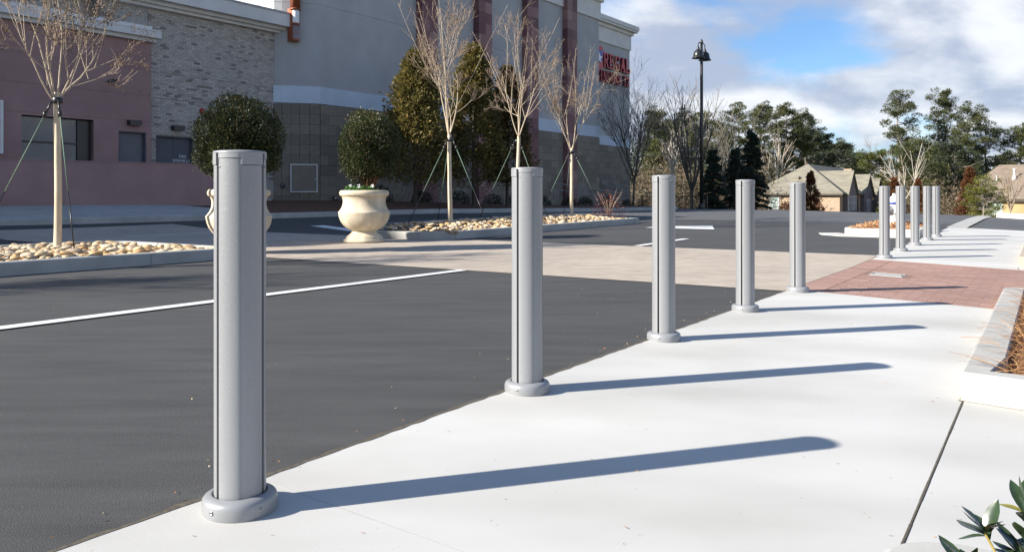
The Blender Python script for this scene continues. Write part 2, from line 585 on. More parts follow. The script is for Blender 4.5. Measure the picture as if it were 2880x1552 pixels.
def frange(a, b, n):
    return [a + (b - a) * i / n for i in range(n + 1)]


def drape(mb, poly_tw, dz, tint=.5):
    mb.add([G(t, w, dz) for t, w in poly_tw], [tuple(range(len(poly_tw)))], tint)


# ================================================================== SETTING
# wide ground reaching the horizon
gt = sorted(set(frange(-60, 60, 60) + [-900, -400, -200, 66, 72, 80, 90, 110, 140, 200, 320, 600, 1200, 2000]))
gw = sorted(set(frange(-60, 60, 60) + [-1500, -700, -300, -150, -90, 90, 150, 300, 700, 1500]))
V = np.array([G(t, w, -.05) for w in gw for t in gt]); n = len(gt)
F = np.array([(a * n + i, a * n + i + 1, (a + 1) * n + i + 1, (a + 1) * n + i) for a in range(len(gw) - 1) for i in range(n - 1)])[:, ::-1]
structure(link('ground', np_mesh('ground', V, F, 'earth')))

# road and car park
WS = sorted(set(frange(2.13, 30, 28) + [18.0, 26.0]))
structure(sheet('road', WS, -26, 25.5, 52, 0.0, 'asphalt'))
structure(sheet('older_road', WS, 25.5, road_end, 24, 0.0, 'asphalt_old'))
structure(sheet('driveway', frange(-14, 1.7, 12), 23.2, lambda w: road_end(w) - 1.2, 14, .0, 'asphalt_old'))
# pale crossing between the kerbed islands
structure(sheet('pedestrian_crossing', frange(2.14, 20.4, 24), 7.95, 13.2, 12, .006, 'crossing'))

# painted lines
def line(name, pts, label=None):
    mb = MB(); drape(mb, pts, .011)
    return structure(mb.build(name, 'paint'))


def strip(name, w, t0, t1, width=.15, n=8):
    mb = MB()
    for i in range(n):
        a, b = t0 + (t1 - t0) * i / n, t0 + (t1 - t0) * (i + 1) / n
        drape(mb, [(a, w - width / 2), (b, w - width / 2), (b, w + width / 2), (a, w + width / 2)], .011)
    return structure(mb.build(name, 'paint'))


strip('road_marking', 6.08, -9, 7.9)
strip('road_marking', 6.2, 13.25, 15.6)
line('road_marking', [(19.5, 7.0), (21.3, 7.7), (20.4, 8.9), (19.5, 8.9)])
strip('road_marking', 17.2, 17.5, 25, .12)
strip('road_marking', 17.6, 10.2, 13.1, .12)
line('road_marking', [(14.2, 14.2), (14.7, 14.2), (16.6, 18.0), (16.1, 18.0)])


# concrete walkway, laid in slabs with hairline joints
walk = structure(link('walkway', None, None))
def slab(t0, t1, w0, w1, nt=6, nw=4):
    g = .0008
    mb = MB()
    t0 += g; t1 -= g; w0 += g; w1 -= g
    for i in range(nt):
        for j in range(nw):
            a, b = t0 + (t1 - t0) * i / nt, t0 + (t1 - t0) * (i + 1) / nt
            c, d = w0 + (w1 - w0) * j / nw, w0 + (w1 - w0) * (j + 1) / nw
            drape(mb, [(a, c), (a, d), (b, d), (b, c)][::-1], .012)
    # edges
    ring = [(t0, w0), (t1, w0), (t1, w1), (t0, w1)]
    for k in range(4):
        p, q = ring[k], ring[(k + 1) % 4]
        mb.add([G(*p, -.05), G(*q, -.05), G(*q, .012), G(*p, .012)], [(0, 1, 2, 3)])
    return mb.build('slab', 'concrete_walk', walk)


for a, b in ((-4.4, -1.37), (-1.37, 1.68), (1.68, 8.06)):
    slab(a, b, .345, 2.125, 8)
for a, b in ((-4.4, 2.24), (2.24, 4.36)):
    slab(a, b, -8.0, .338, 4, 8)
for a, b in ((12.42, 18.0), (18.0, 23.2)):
    slab(a, b, .345, 2.125, 5)
    slab(a, b, -2.9, .34, 5)
for a, b in ((18.1, 23.1),):
    slab(a, b, -9.0, -2.905, 5)
mb = MB()                                             # dirt lying in the open joint beside the planting kerb
rj = random.Random(5)
for i in range(40):
    a, b = -4.3 + 8.66 * i / 40, -4.3 + 8.66 * (i + 1) / 40
    k = .0021 + .0018 * rj.random()
    drape(mb, [(a, .342 - k), (b, .342 - k), (b, .342 + k), (a, .342 + k)], .0145)
mb.build('joint_filler', 'crack', walk)
mb = MB()                                             # ragged, gritty edge where the asphalt meets the slabs
for a0, b0 in ((-4.3, 8.0), (12.45, 23.0)):
    m_ = int((b0 - a0) / .06)
    prev = None
    for i in range(m_ + 1):
        t = a0 + (b0 - a0) * i / m_
        lo_, hi_ = 2.122 - .010 * rj.random() ** 2, 2.132 + .018 * rj.random() ** 1.5
        if prev:
            drape(mb, [(prev[0], prev[1]), (t, lo_), (t, hi_), (prev[0], prev[2])], .0135)
        prev = (t, lo_, hi_)
mb.build('edge_grit', 'crack', walk)
structure(sheet('walkway_band', frange(1.75, 2.2, 2), 23.2, 34.4, 14, .008, 'concrete_kerb'))


# brick paving band
pav = structure(sheet('brick_paving', frange(-8.0, 2.125, 20), 8.06, 12.42, 8, .0088, 'joint'))
bricks = []
for k in range(22):                                   # header course along the road edge
    t = 8.07 + k * .1975
    bricks.append((t + .097, 1.985, .19, .27))
row = 0
t = 8.07
while t < 12.36:
    off = (.105 if row % 2 else 0)
    w = 1.84 - off
    while w > -7.7:
        if not (w < .28 and t < 8.85):
            bricks.append((t + .048, w - .1, .0962, .1995))
        w -= .2025
    t += .0985; row += 1
cov = (10.4, 1.6, .36, .36)
bricks = [b for b in bricks if not (abs(b[0] - cov[0]) < .22 and abs(b[1] - cov[1]) < .27)]
rb = random.Random(11)


def dist_tw(b):
    x, y, _ = P(b[0], b[1])
    inframe = x / y < .66
    return (0 if inframe else 1, y)


bricks.sort(key=dist_tw)
shapes = {}
def brick_mesh(a, b, k):
    key = (round(a, 3), round(b, 3), k)
    if key not in shapes:
        m_ = MB()
        m_.prism([(-a / 2, -b / 2), (a / 2, -b / 2), (a / 2, b / 2), (-a / 2, b / 2)], -.045, 0, (k + .5) / 9, bevel=.002, bottom=False)
        shapes[key] = m_.mesh('brick', 'paver')
    return shapes[key]


rest = MB()
for i, (t, w, a, b) in enumerate(bricks):
    dz = .0112 + rb.uniform(-.0009, .0009)
    if i < 300:
        x, y, z = G(t, w, dz)
        o = link('brick', brick_mesh(a, b, rb.randrange(9)), pav, (x, y, z))
        o.rotation_euler = (math.atan(.035), -math.atan(.011) if t > 11 else 0, FRAME)   # laid to the fall of the walkway
    else:
        m_ = MB()
        c, s = math.cos(FRAME), math.sin(FRAME)
        m_.prism([(-a / 2, -b / 2), (a / 2, -b / 2), (a / 2, b / 2), (-a / 2, b / 2)], -.045, 0, rb.random(), bevel=.002, bottom=False)
        x, y, z = G(t, w, dz)
        rest.v += [(x + p[0] * c - p[1] * s, y + p[0] * s + p[1] * c, z + p[2] + (.035 * p[1] if w > -2.9 else 0) + (.011 * p[0] if t > 11 else 0)) for p in m_.v]
        o = len(rest.v) - len(m_.v)
        rest.f += [tuple(q + o for q in f_) for f_ in m_.f]; rest.t += m_.t; rest.s += m_.s
stuff(rest.build('far_bricks', 'paver', pav))

mb = MB()
x, y, z = G(cov[0], cov[1], .0)
mb.prism([(-.18, -.18), (.18, -.18), (.18, .18), (-.18, .18)], -.03, .014, bevel=.004)
cover = mb.build('utility_cover', 'concrete_kerb', None, (x, y, z), FRAME)
cover.rotation_euler = (math.atan(.035), 0, FRAME)
tag(cover, 'square pale concrete utility cover set into the brick paving', 'cover')
for s_ in (-1, 1):
    mb = MB(); mb.box(-.05, .05, s_ * .155 - .01, s_ * .155 + .01, .0135, .0165)
    mb.build('lift_slot', 'black_metal', cover)


# ------------------------------------------------------------------ kerbs
def arc(cx, cy, r, a0, a1, n=6):
    return [(cx + r * math.cos(R(a0 + (a1 - a0) * i / n)), cy + r * math.sin(R(a0 + (a1 - a0) * i / n))) for i in range(n + 1)]


def kerb_run(parent, pts, width, h, inner, joint=3.05, m='concrete_kerb', bevel=.02):
    """Kerb stones along a (t,w) polyline; inner = +1 if the bed lies to the left of travel."""
    pts = [Vector(p) for p in pts]
    # resample into stones
    L_ = [0]
    for i in range(len(pts) - 1):
        L_.append(L_[-1] + (pts[i + 1] - pts[i]).length)

    def at(s):
        s = clip(s, 0, L_[-1])
        for i in range(len(pts) - 1):
            if s <= L_[i + 1] + 1e-9:
                k = (s - L_[i]) / max(L_[i + 1] - L_[i], 1e-9)
                return pts[i].lerp(pts[i + 1], k)
        return pts[-1]

    def nrm(s):
        a, b = at(s - .03), at(s + .03)
        d = (b - a).normalized()
        return Vector((-d.y, d.x)) * inner
    nst = max(1, round(L_[-1] / joint))
    for k in range(nst):
        s0, s1 = L_[-1] * k / nst + (.004 if k else 0), L_[-1] * (k + 1) / nst - (.004 if k < nst - 1 else 0)
        ss = [s0] + [s for s in L_ if s0 + .02 < s < s1 - .02] + [s1]
        fine = []
        for i in range(len(ss) - 1):
            q = max(1, int((ss[i + 1] - ss[i]) / .5))
            fine += [ss[i] + (ss[i + 1] - ss[i]) * j / q for j in range(q)]
        fine.append(s1)
        prof = [(0, -.05), (0, h - bevel), (bevel * .3, h - bevel * .3), (bevel, h), (width - bevel * .5, h), (width, h - bevel * .5), (width, -.05)]
        m_ = MB(); V_ = []
        for s in fine:
            p, nn = at(s), nrm(s)
            for o, z in prof:
                q = p + nn * o
                V_.append(G(q.x, q.y, z))
        F_ = []
        c = len(prof)
        for i in range(len(fine) - 1):
            for j in range(c - 1):
                f_ = (i * c + j, (i + 1) * c + j, (i + 1) * c + j + 1, i * c + j + 1)
                F_.append(f_ if inner > 0 else f_[::-1])
        m_.add(V_, F_)
        e0 = tuple(range(c)); e1 = tuple(range((len(fine) - 1) * c, len(fine) * c))
        m_.add([V_[i] for i in e0], [tuple(range(c))[::-1] if inner < 0 else tuple(range(c))])
        m_.add([V_[i] for i in e1], [tuple(range(c)) if inner < 0 else tuple(range(c))[::-1]])
        m_.build('kerb_stone', m, parent)


def bed(name, poly, dz, m, parent=None, mound=0.0):
    """Filled bed inside a kerb, a little mounded to the middle."""
    bm = bmesh.new()
    c = Vector((sum(p[0] for p in poly) / len(poly), sum(p[1] for p in poly) / len(poly)))
    rings = []
    for k, zz in ((1, 0), (.8, .6), (.5, 1), (.15, 1.1)):
        rings.append([bm.verts.new(G(c.x + (p[0] - c.x) * (k if len(poly) < 99 else k), c.y + (p[1] - c.y) * k, dz + mound * zz)) for p in poly])
    for a in range(3):
        for i in range(len(poly)):
            j = (i + 1) % len(poly)
            bm.faces.new((rings[a][i], rings[a][j], rings[a + 1][j], rings[a + 1][i]))
    bm.faces.new(rings[3])
    bmesh.ops.recalc_face_normals(bm, faces=bm.faces[:])
    me = bpy.data.meshes.new(name); bm.to_mesh(me); bm.free()
    if sum(p.normal.z for p in me.polygons) < 0:
        me.flip_normals()
    me.materials.append(MATS[m])
    return link(name, me, parent)


# left island: t -7..7.55, w 10.08..13.7, rounded towards the crossing
islA = structure(link('kerbed_island', None)); islA['label'] = 'kerbed rock island nearest the left edge with one staked tree'
pA = [(-9, 10.08), (7.1, 10.08)] + arc(7.1, 10.68, .6, -90, 0, 5)[1:] + [(7.7, 12.9)] + arc(7.1, 13.1, .6, 0, 90, 5) + [(6.9, 13.7), (-9, 13.7)]
kerb_run(islA, pA, .15, .165, 1)
# far island: t 12.5..21.9
islB = structure(link('kerbed_island', None)); islB['label'] = 'kerbed rock island behind the crossing with three staked trees'
pB = [(21.95, 13.6), (14.0, 13.6)] + [(13.2, 13.2), (12.75, 12.4)] + arc(14.0, 11.7, 1.35, 170, 265, 7) + [(14.2, 10.36), (21.95, 10.2), (21.95, 13.6)]
kerb_run(islB, pB, .15, .17, 1)


def lumps(n, seed):
    out = []
    for k in range(n):
        rg = np.random.default_rng(seed + k)
        bm = bmesh.new(); bmesh.ops.create_icosphere(bm, subdivisions=2, radius=.5)
        ax = rg.normal(size=(4, 3)); am = rg.uniform(-.15, .15, 4)
        for v_ in bm.verts:
            q = np.array(v_.co)
            k_ = 1 + sum(am[i] * math.sin(3.1 * q @ ax[i] + i) for i in range(4))
            v_.co = v_.co * k_
        me = bpy.data.meshes.new('rock'); bm.to_mesh(me); bm.free()
        me.polygons.foreach_set('use_smooth', [True] * len(me.polygons))
        at = me.attributes.new('tint', 'FLOAT', 'FACE'); at.data.foreach_set('value', [(k + .5) / n] * len(me.polygons))
        me.materials.append(MATS['rock'])
        out.append(me)
    return out


ROCKS = lumps(14, 100)


def rock_bed(parent, poly, dz, mound, spots, seed, count=296):
    b = bed('rock_bed', poly, dz, 'soil', parent, mound)
    rg = random.Random(seed)
    got = []
    tries = 0
    while len(got) < count and tries < 40000:
        tries += 1
        t, w, hh = spots(rg)
        s = rg.choice([.07, .09, .1, .11, .13, .15, .18]) * rg.uniform(.85, 1.15)
        if any((t - a) ** 2 + (w - c) ** 2 < (.36 * (s + q)) ** 2 for a, c, q in got):
            continue
        got.append((t, w, s))
        x, y, z = G(t, w, hh + s * .04)
        o = link('rock', ROCKS[rg.randrange(14)], b, (x, y, z))
        o.rotation_euler = (rg.uniform(-.35, .35), rg.uniform(-.35, .35), rg.uniform(0, 6.3))
        o.scale = (s * rg.uniform(1.0, 1.35), s * rg.uniform(.75, 1.0), s * rg.uniform(.36, .56))
    # small stones filling the gaps, too many to pick apart
    fill = MB()
    ico = bmesh.new(); bmesh.ops.create_icosphere(ico, subdivisions=1, radius=.5)
    iv = [v_.co.copy() for v_ in ico.verts]; fi = [tuple(v_.index for v_ in f_.verts) for f_ in ico.faces]; ico.free()
    for _ in range(1500):
        t, w, hh = spots(rg)
        s = rg.uniform(.05, .11); a = rg.uniform(0, 6.28)
        x, y, z = G(t, w, hh - .015)
        ca, sa = math.cos(a) * s * 1.3, math.sin(a) * s * 1.3
        fill.add([(x + q.x * ca - q.y * sa * .8, y + q.x * sa + q.y * ca * .8, z + q.z * s * .6) for q in iv], fi, rg.random(), True)
    stuff(fill.build('small_stones', 'rock', b))
    return b


def mound_a(t, w):
    e = min(w - 10.2, 13.6 - w, (7.6 - t) * .8)
    return .12 + .05 * clip(e / .8, 0, 1)


def spot_a(rg):
    t = rg.uniform(3.6, 7.5)
    w = 10.30 + 3.15 * rg.random() ** 1.35
    return t, w, mound_a(t, w)


def mound_b(t, w):
    e = min(w - 10.35, 13.5 - w, (21.8 - t) * .8, (t - 12.8) * .8)
    return .13 + .13 * clip(e / .9, 0, 1)


def spot_b(rg):
    t = rg.uniform(13.2, 21.75)
    w = 10.5 + 2.6 * rg.random() ** 2.0
    return t, w, mound_b(t, w)


in_a = [(-8.8, 10.2), (7.1, 10.2)] + arc(7.1, 10.68, .48, -90, 0, 5)[1:] + [(7.58, 12.9)] + arc(7.1, 13.1, .48, 0, 90, 5) + [(-8.8, 13.57)]
in_b = [(21.8, 13.5), (14.0, 13.45), (13.3, 13.1), (12.9, 12.3)] + arc(14.0, 11.7, 1.22, 170, 265, 7) + [(14.2, 10.5), (21.8, 10.34)]
rock_bed(islA, in_a, .11, .02, spot_a, 3)
rock_bed(islB, in_b, .115, .06, spot_b, 8)

# island with the hydrant on the right
islC = structure(link('kerbed_island', None)); islC['label'] = 'small kerbed island of orange mulch beside the far bollard row'
pC = [(18.25, 2.2), (18.25, 3.2)] + arc(18.75, 3.25, .5, 180, 90, 5) + [(21.0, 3.75), (21.0, 2.2), (18.25, 2.2)]
kerb_run(islC, pC, .15, .165, -1, joint=6, m='concrete_walk')
mb = MB()
mb.prism([G(t, w)[:2] for t, w in [(18.0, 2.5), (18.05, 3.7), (18.5, 4.2), (18.95, 4.35), (19.2, 4.0), (18.6, 3.6), (18.3, 3.2), (18.26, 2.5)]], 0, .018, zf=lambda x, y: gz(x, y))
mb.build('gutter_apron', 'concrete_walk', islC)
inC = [(18.38, 2.33), (18.4, 3.25), (18.75, 3.6), (20.9, 3.6), (20.9, 2.33)]
bedC = bed('mulch_bed', inC, .15, 'straw_bed', islC, .05)

# kerb and raised bed along the buildings
kb = structure(link('building_kerb', None)); kb['label'] = 'long kerb in front of the shop and cinema walls'
pK = [(9.2, 21.7), (16, 20.9), (24, 20.2), (30, 19.0), (36, 17.6), (39.5, 17.0), (42, 17.2), (43.6, 18.2), (44.3, 19.5)]
kerb_run(kb, pK, .16, .165, 1, joint=3.2)


def kerb_w(t):
    for (a, b), (c, d) in zip(pK[:-1], pK[1:]):
        if a <= t <= c:
            return b + (d - b) * (t - a) / (c - a)
    return 22.0 if t < 9.2 else 20


V, F = [], []
tl = frange(-25, 44.2, 46)
for t in tl:
    for k in range(5):
        wk = kerb_w(t) + .13
        V.append(G(t, wk + (33 - wk) * k / 4, (.155 if t > 9.1 else .03) + (.03 if k else 0)))
for i in range(len(tl) - 1):
    for k in range(4):
        F.append((i * 5 + k, (i + 1) * 5 + k, (i + 1) * 5 + k + 1, i * 5 + k + 1))
structure(link('planting_bed', np_mesh('planting_bed', np.array(V), np.array(F), 'mulch')))
V, F = [], []
tl = frange(-25, 16.5, 30)
for t in tl:
    for k in range(4):
        wk = kerb_w(t) + .145
        V.append(G(t, wk + (26.2 - wk) * k / 3, (.165 if t > 9.1 else .045) + (.03 if k else 0)))
for i in range(len(tl) - 1):
    for k in range(3):
        F.append((i * 4 + k, (i + 1) * 4 + k, (i + 1) * 4 + k + 1, i * 4 + k + 1))
structure(link('pavement', np_mesh('pavement', np.array(V), np.array(F), 'concrete_kerb')))

# planting kerbs right of the walkway
pk = structure(link('planting_kerb', None)); pk['label'] = 'raised concrete kerb round the pine straw bed beside the walkway'
pP = [(8.8, -8), (8.8, .14)] + arc(8.6, .15, .2, 0, 90, 4)[0:] + [(4.36, .35), (4.36, -8)]
kerb_run(pk, pP, .165, .15, 1, joint=20, bevel=.015, m='concrete_pale')
structure(bed('straw_ground', [(4.5, .2), (8.65, .2), (8.65, -2.9), (8.65, -8), (4.5, -8), (4.5, -2.9)], .10, 'straw_bed'))
pk2 = structure(link('planting_kerb', None)); pk2['label'] = 'near planting kerb at the bottom right corner under the glossy shrub'
pP2 = [(2.24, -8), (2.24, .1)] + arc(2.02, .12, .22, 0, 90, 5) + [(-1.5, .34)]
kerb_run(pk2, pP2, .165, .15, 1, joint=20, bevel=.02, m='concrete_pale')
structure(bed('near_soil', [(2.09, .18), (-1.4, .18), (-1.4, -8), (2.09, -8)], .09, 'mulch'))
pk3 = structure(link('planting_kerb', None)); pk3['label'] = 'far planting kerb past the brick paving at the right edge'
kerb_run(pk3, [(18.0, -3), (18.0, .35), (12.8, .35), (12.8, -3)], .165, .16, 1, joint=20, bevel=.02, m='crossing')
structure(bed('far_straw_ground', [(12.95, .2), (17.9, .2), (17.9, -3), (12.95, -3)], .12, 'straw_bed'))
mb = MB()
for i in range(60):
    a, b = 4.34 + 4.2 * i / 60, 4.34 + 4.2 * (i + 1) / 60
    drape(mb, [(a, .348), (b, .348), (b, .354 + .006 * rj.random()), (a, .354 + .006 * rj.random())], .0138)
for i in range(30):
    a, b = .36 - 2.4 * i / 30, .36 - 2.4 * (i + 1) / 30
    drape(mb, [(4.362, b), (4.362, a), (4.355 - .007 * rj.random(), a), (4.355 - .007 * rj.random(), b)][::-1], .0138)
mb.build('kerb_grime', 'kerb_dirt', pk)
# kerb on the far side of the driveway
fk = structure(link('far_kerb', None)); fk['label'] = 'pale kerb across the far side of the driveway'
kerb_run(fk, [(34.1, 1.6), (33.0, .2), (32.2, -2.5), (30.5, -9)], .4, .15, 1, joint=4, m='concrete_walk')


# ================================================================== BUILDINGS
# local frame of the buildings: x along the front, y into the building
C0 = (-8.4, 34.79, 0)
BROT = R(54)


def facade(name, label, cat='building', loc=C0):
    return thing(name, label, cat, loc, BROT)


def masonry(parent, name, x0, x1, z0, z1, y, bw, bh, gap, depth, m, seed, origin=(0, 0), ang=0.0, openings=(), pieces=None, bond=.5, jitter=.0015):
    """List the pieces of a coursed wall; (px, py) is the foot of the wall line, ang its heading in the local frame."""
    rg = random.Random(seed)
    ca, sa = math.cos(ang), math.sin(ang)
    out = [] if pieces is None else pieces
    z, row = z0, 0
    while z < z1 - .02:
        h = min(bh, z1 - z)
        x = x0 - (bw * bond if row % 2 else 0)
        while x < x1 - .01:
            a, b = max(x, x0), min(x + bw, x1)
            spans = [(a, b)]
            for ox0, ox1, oz0, oz1 in openings:
                if z + h > oz0 + .01 and z < oz1 - .01:
                    ns = []
                    for s0, s1 in spans:
                        if s1 <= ox0 or s0 >= ox1:
                            ns.append((s0, s1)); continue
                        if s0 < ox0 - .02:
                            ns.append((s0, ox0))
                        if s1 > ox1 + .02:
                            ns.append((ox1, s1))
                    spans = ns
            for s0, s1 in spans:
                if s1 - s0 > .03:
                    cx_ = (s0 + s1) / 2
                    out.append((origin[0] + cx_ * ca - y * sa, origin[1] + cx_ * sa + y * ca, z, s1 - s0 - gap, h - gap, depth + rg.uniform(-jitter, jitter), ang, rg.random()))
            x += bw
        z += bh; row += 1
    return out


def lay(parent, name, pieces, m, limit, rest_name):
    """The pieces that show largest become objects of their own, the rest one joined part."""
    c, s = math.cos(BROT), math.sin(BROT)

    def far(p):
        X, Y = C0[0] + p[0] * c - p[1] * s, C0[1] + p[0] * s + p[1] * c
        hid = 0 if abs(X / Y) < .645 and (p[2] - .9) / Y < .25 else 1
        return (hid, Y)
    pieces = sorted(pieces, key=far)
    cache = {}
    rest_ = MB()
    for i, (x, y, z, w, h, d, ang, tn) in enumerate(pieces):
        if i < limit:
            k = int(tn * 12)
            key = (round(w, 2), round(h, 2), k)
            if key not in cache:
                mm = MB(); mm.box(-w / 2, w / 2, -d, .02, 0, h, (k + .5) / 12)
                cache[key] = mm.mesh(name, m)
            link(name, cache[key], parent, (x, y, z), ang)
        else:
            mm = MB(); mm.box(-w / 2, w / 2, -d, .02, 0, h, tn)
            ca, sa = math.cos(ang), math.sin(ang)
            o = len(rest_.v)
            rest_.v += [(x + p[0] * ca - p[1] * sa, y + p[0] * sa + p[1] * ca, z + p[2]) for p in mm.v]
            rest_.f += [tuple(q + o for q in f_) for f_ in mm.f]; rest_.t += mm.t; rest_.s += mm.s
    if rest_.v:
        stuff(rest_.build(rest_name, m, parent))


def course(mb, x0, x1, z0, z1, y, thick, openings):
    """A plastered course between two joints, cut round its openings."""
    xs = sorted({x0, x1} | {clip(o[i], x0, x1) for o in openings for i in (0, 1)})
    zs = sorted({z0, z1} | {clip(o[i], z0, z1) for o in openings for i in (2, 3)})
    for a, b in zip(xs[:-1], xs[1:]):
        for c, d in zip(zs[:-1], zs[1:]):
            mx, mz = (a + b) / 2, (c + d) / 2
            if b - a < .005 or d - c < .005 or any(o[0] < mx < o[1] and o[2] < mz < o[3] for o in openings):
                continue
            mb.box(a, b, y, y + thick, c, d)


# ---- cinema
cin = facade('cinema_building', 'tall grey cinema with red stone pilasters and pale cornice')
FOOT = [(-1.5, 22), (-1.5, 1.18), (-1.28, .93), (-1.0, .68), (-.72, .46), (-.38, .22), (0, 0), (24.4, 0), (24.4, 3.66), (35.9, 3.66), (35.9, 22)]



def foot(d):
    # outward offset of the footprint (polygon runs anticlockwise seen from above after the flip)
    pl = FOOT
    A_ = sum(pl[i][0] * pl[(i + 1) % len(pl)][1] - pl[(i + 1) % len(pl)][0] * pl[i][1] for i in range(len(pl)))
    pl = pl if A_ > 0 else pl[::-1]
    return inset(pl, -d)


mb = MB(); mb.prism(foot(-.015), -.5, 4.96); mb.build('wall_core', 'mortar', cin)
mb = MB(); mb.prism(foot(.05), 4.97, 5.71); mb.build('string_course', 'band_blue', cin)
mb = MB(); mb.prism(foot(0), 5.711, 9.29); mb.build('wall', 'plaster_grey', cin)
mb = MB(); mb.prism(foot(-.02), 9.285, 9.315); mb.build('wall_joint', 'plaster_grey', cin)
mb = MB(); mb.prism(foot(0), 9.31, 13.0); mb.build('wall', 'plaster_grey', cin)
mb = MB(); mb.prism(foot(.10), 13.001, 14.2); mb.build('frieze', 'plaster_white', cin)
mb = MB(); mb.prism(foot(.26), 14.201, 14.45); mb.prism(foot(.52), 14.451, 14.62); mb.prism(foot(.60), 14.621, 14.95)
mb.build('cornice', 'plaster_white', cin)
pcs = masonry(cin, 'block', 0, 24.4, .1, 4.94, 0, .92, .44, .012, .06, 'stone_base', 1)
pcs = [p for p in pcs if not any(a - .1 < p[0] - p[3] / 2 and p[0] + p[3] / 2 < b + .1 for a, b in ((6.15, 7.32), (10.7, 11.87), (15.3, 16.47), (19.75, 20.92)))]
for (ax, ay), (bx, by) in zip(FOOT[1:6], FOOT[2:7]):
    L_ = math.hypot(bx - ax, by - ay)
    masonry(cin, 'block', 0, L_, .1, 4.94, 0, .92, .44, .012, .06, 'stone_base', 2, (ax, ay), math.atan2(by - ay, bx - ax), pieces=pcs)
masonry(cin, 'block', 29.4, 35.9, .1, 4.94, 3.66, .92, .44, .012, .06, 'stone_base', 3, pieces=pcs)
lay(cin, 'block', pcs, 'stone_base', 285, 'far_blocks')
rg = random.Random(77)
for k, x0 in enumerate((6.15, 10.7, 15.3, 19.75)):
    pil = MB(); pil.box(x0 + .02, x0 + 1.15, -.38, .05, 0, 14.8)
    po = pil.build('pilaster', 'stone_red', cin)
    z = .2
    meshes = {}
    while z < 14.7:
        for j in (0, 1):
            kk = rg.randrange(10)
            if kk not in meshes:
                mm = MB(); mm.box(-.291, .291, -.21, .21, 0, .594, (kk + .5) / 10, b=.006)
                meshes[kk] = mm.mesh('stone_panel', 'stone_red')
            link('stone_panel', meshes[kk], po, (x0 + .2925 + .585 * j, -.19, z))
        z += .6

# access panel on the rounded corner
ap = link('access_panel', None, cin, (-.62, .30, 1.15), math.atan2(-.24, .36))
mb = MB(); mb.box(-.53, .53, -.10, -.05, 0, 1.14); mb.build('panel_door', 'stone_base', ap)
mb = MB()
for a in ((-.57, -.53, 0, 1.14), (.53, .57, 0, 1.14), (-.57, .57, -.04, 0), (-.57, .57, 1.14, 1.18)):
    mb.box(a[0], a[1], -.12, -.05, a[2], a[3])
mb.build('panel_frame', 'trim_white', ap)
mb = MB(); mb.box(.44, .47, -.125, -.10, .5, .56); mb.build('panel_latch', 'trim_white', ap)
for z in (1.4,):
    mb = MB(); mb.lathe([(.10, 0), (.10, .12), (.04, .16), (.04, .2)], 12, (-1.32, .82, z), axis=(-.7, -.7, 0)); mb.build('hose_valve', 'bolt', cin)
mb = MB(); mb.lathe([(.05, 0), (.05, .14), (.085, .15), (.085, .24)], 12, (.7, -.05, .9), axis=(0, -1, -.4)); mb.build('wall_spout', 'bolt', cin)

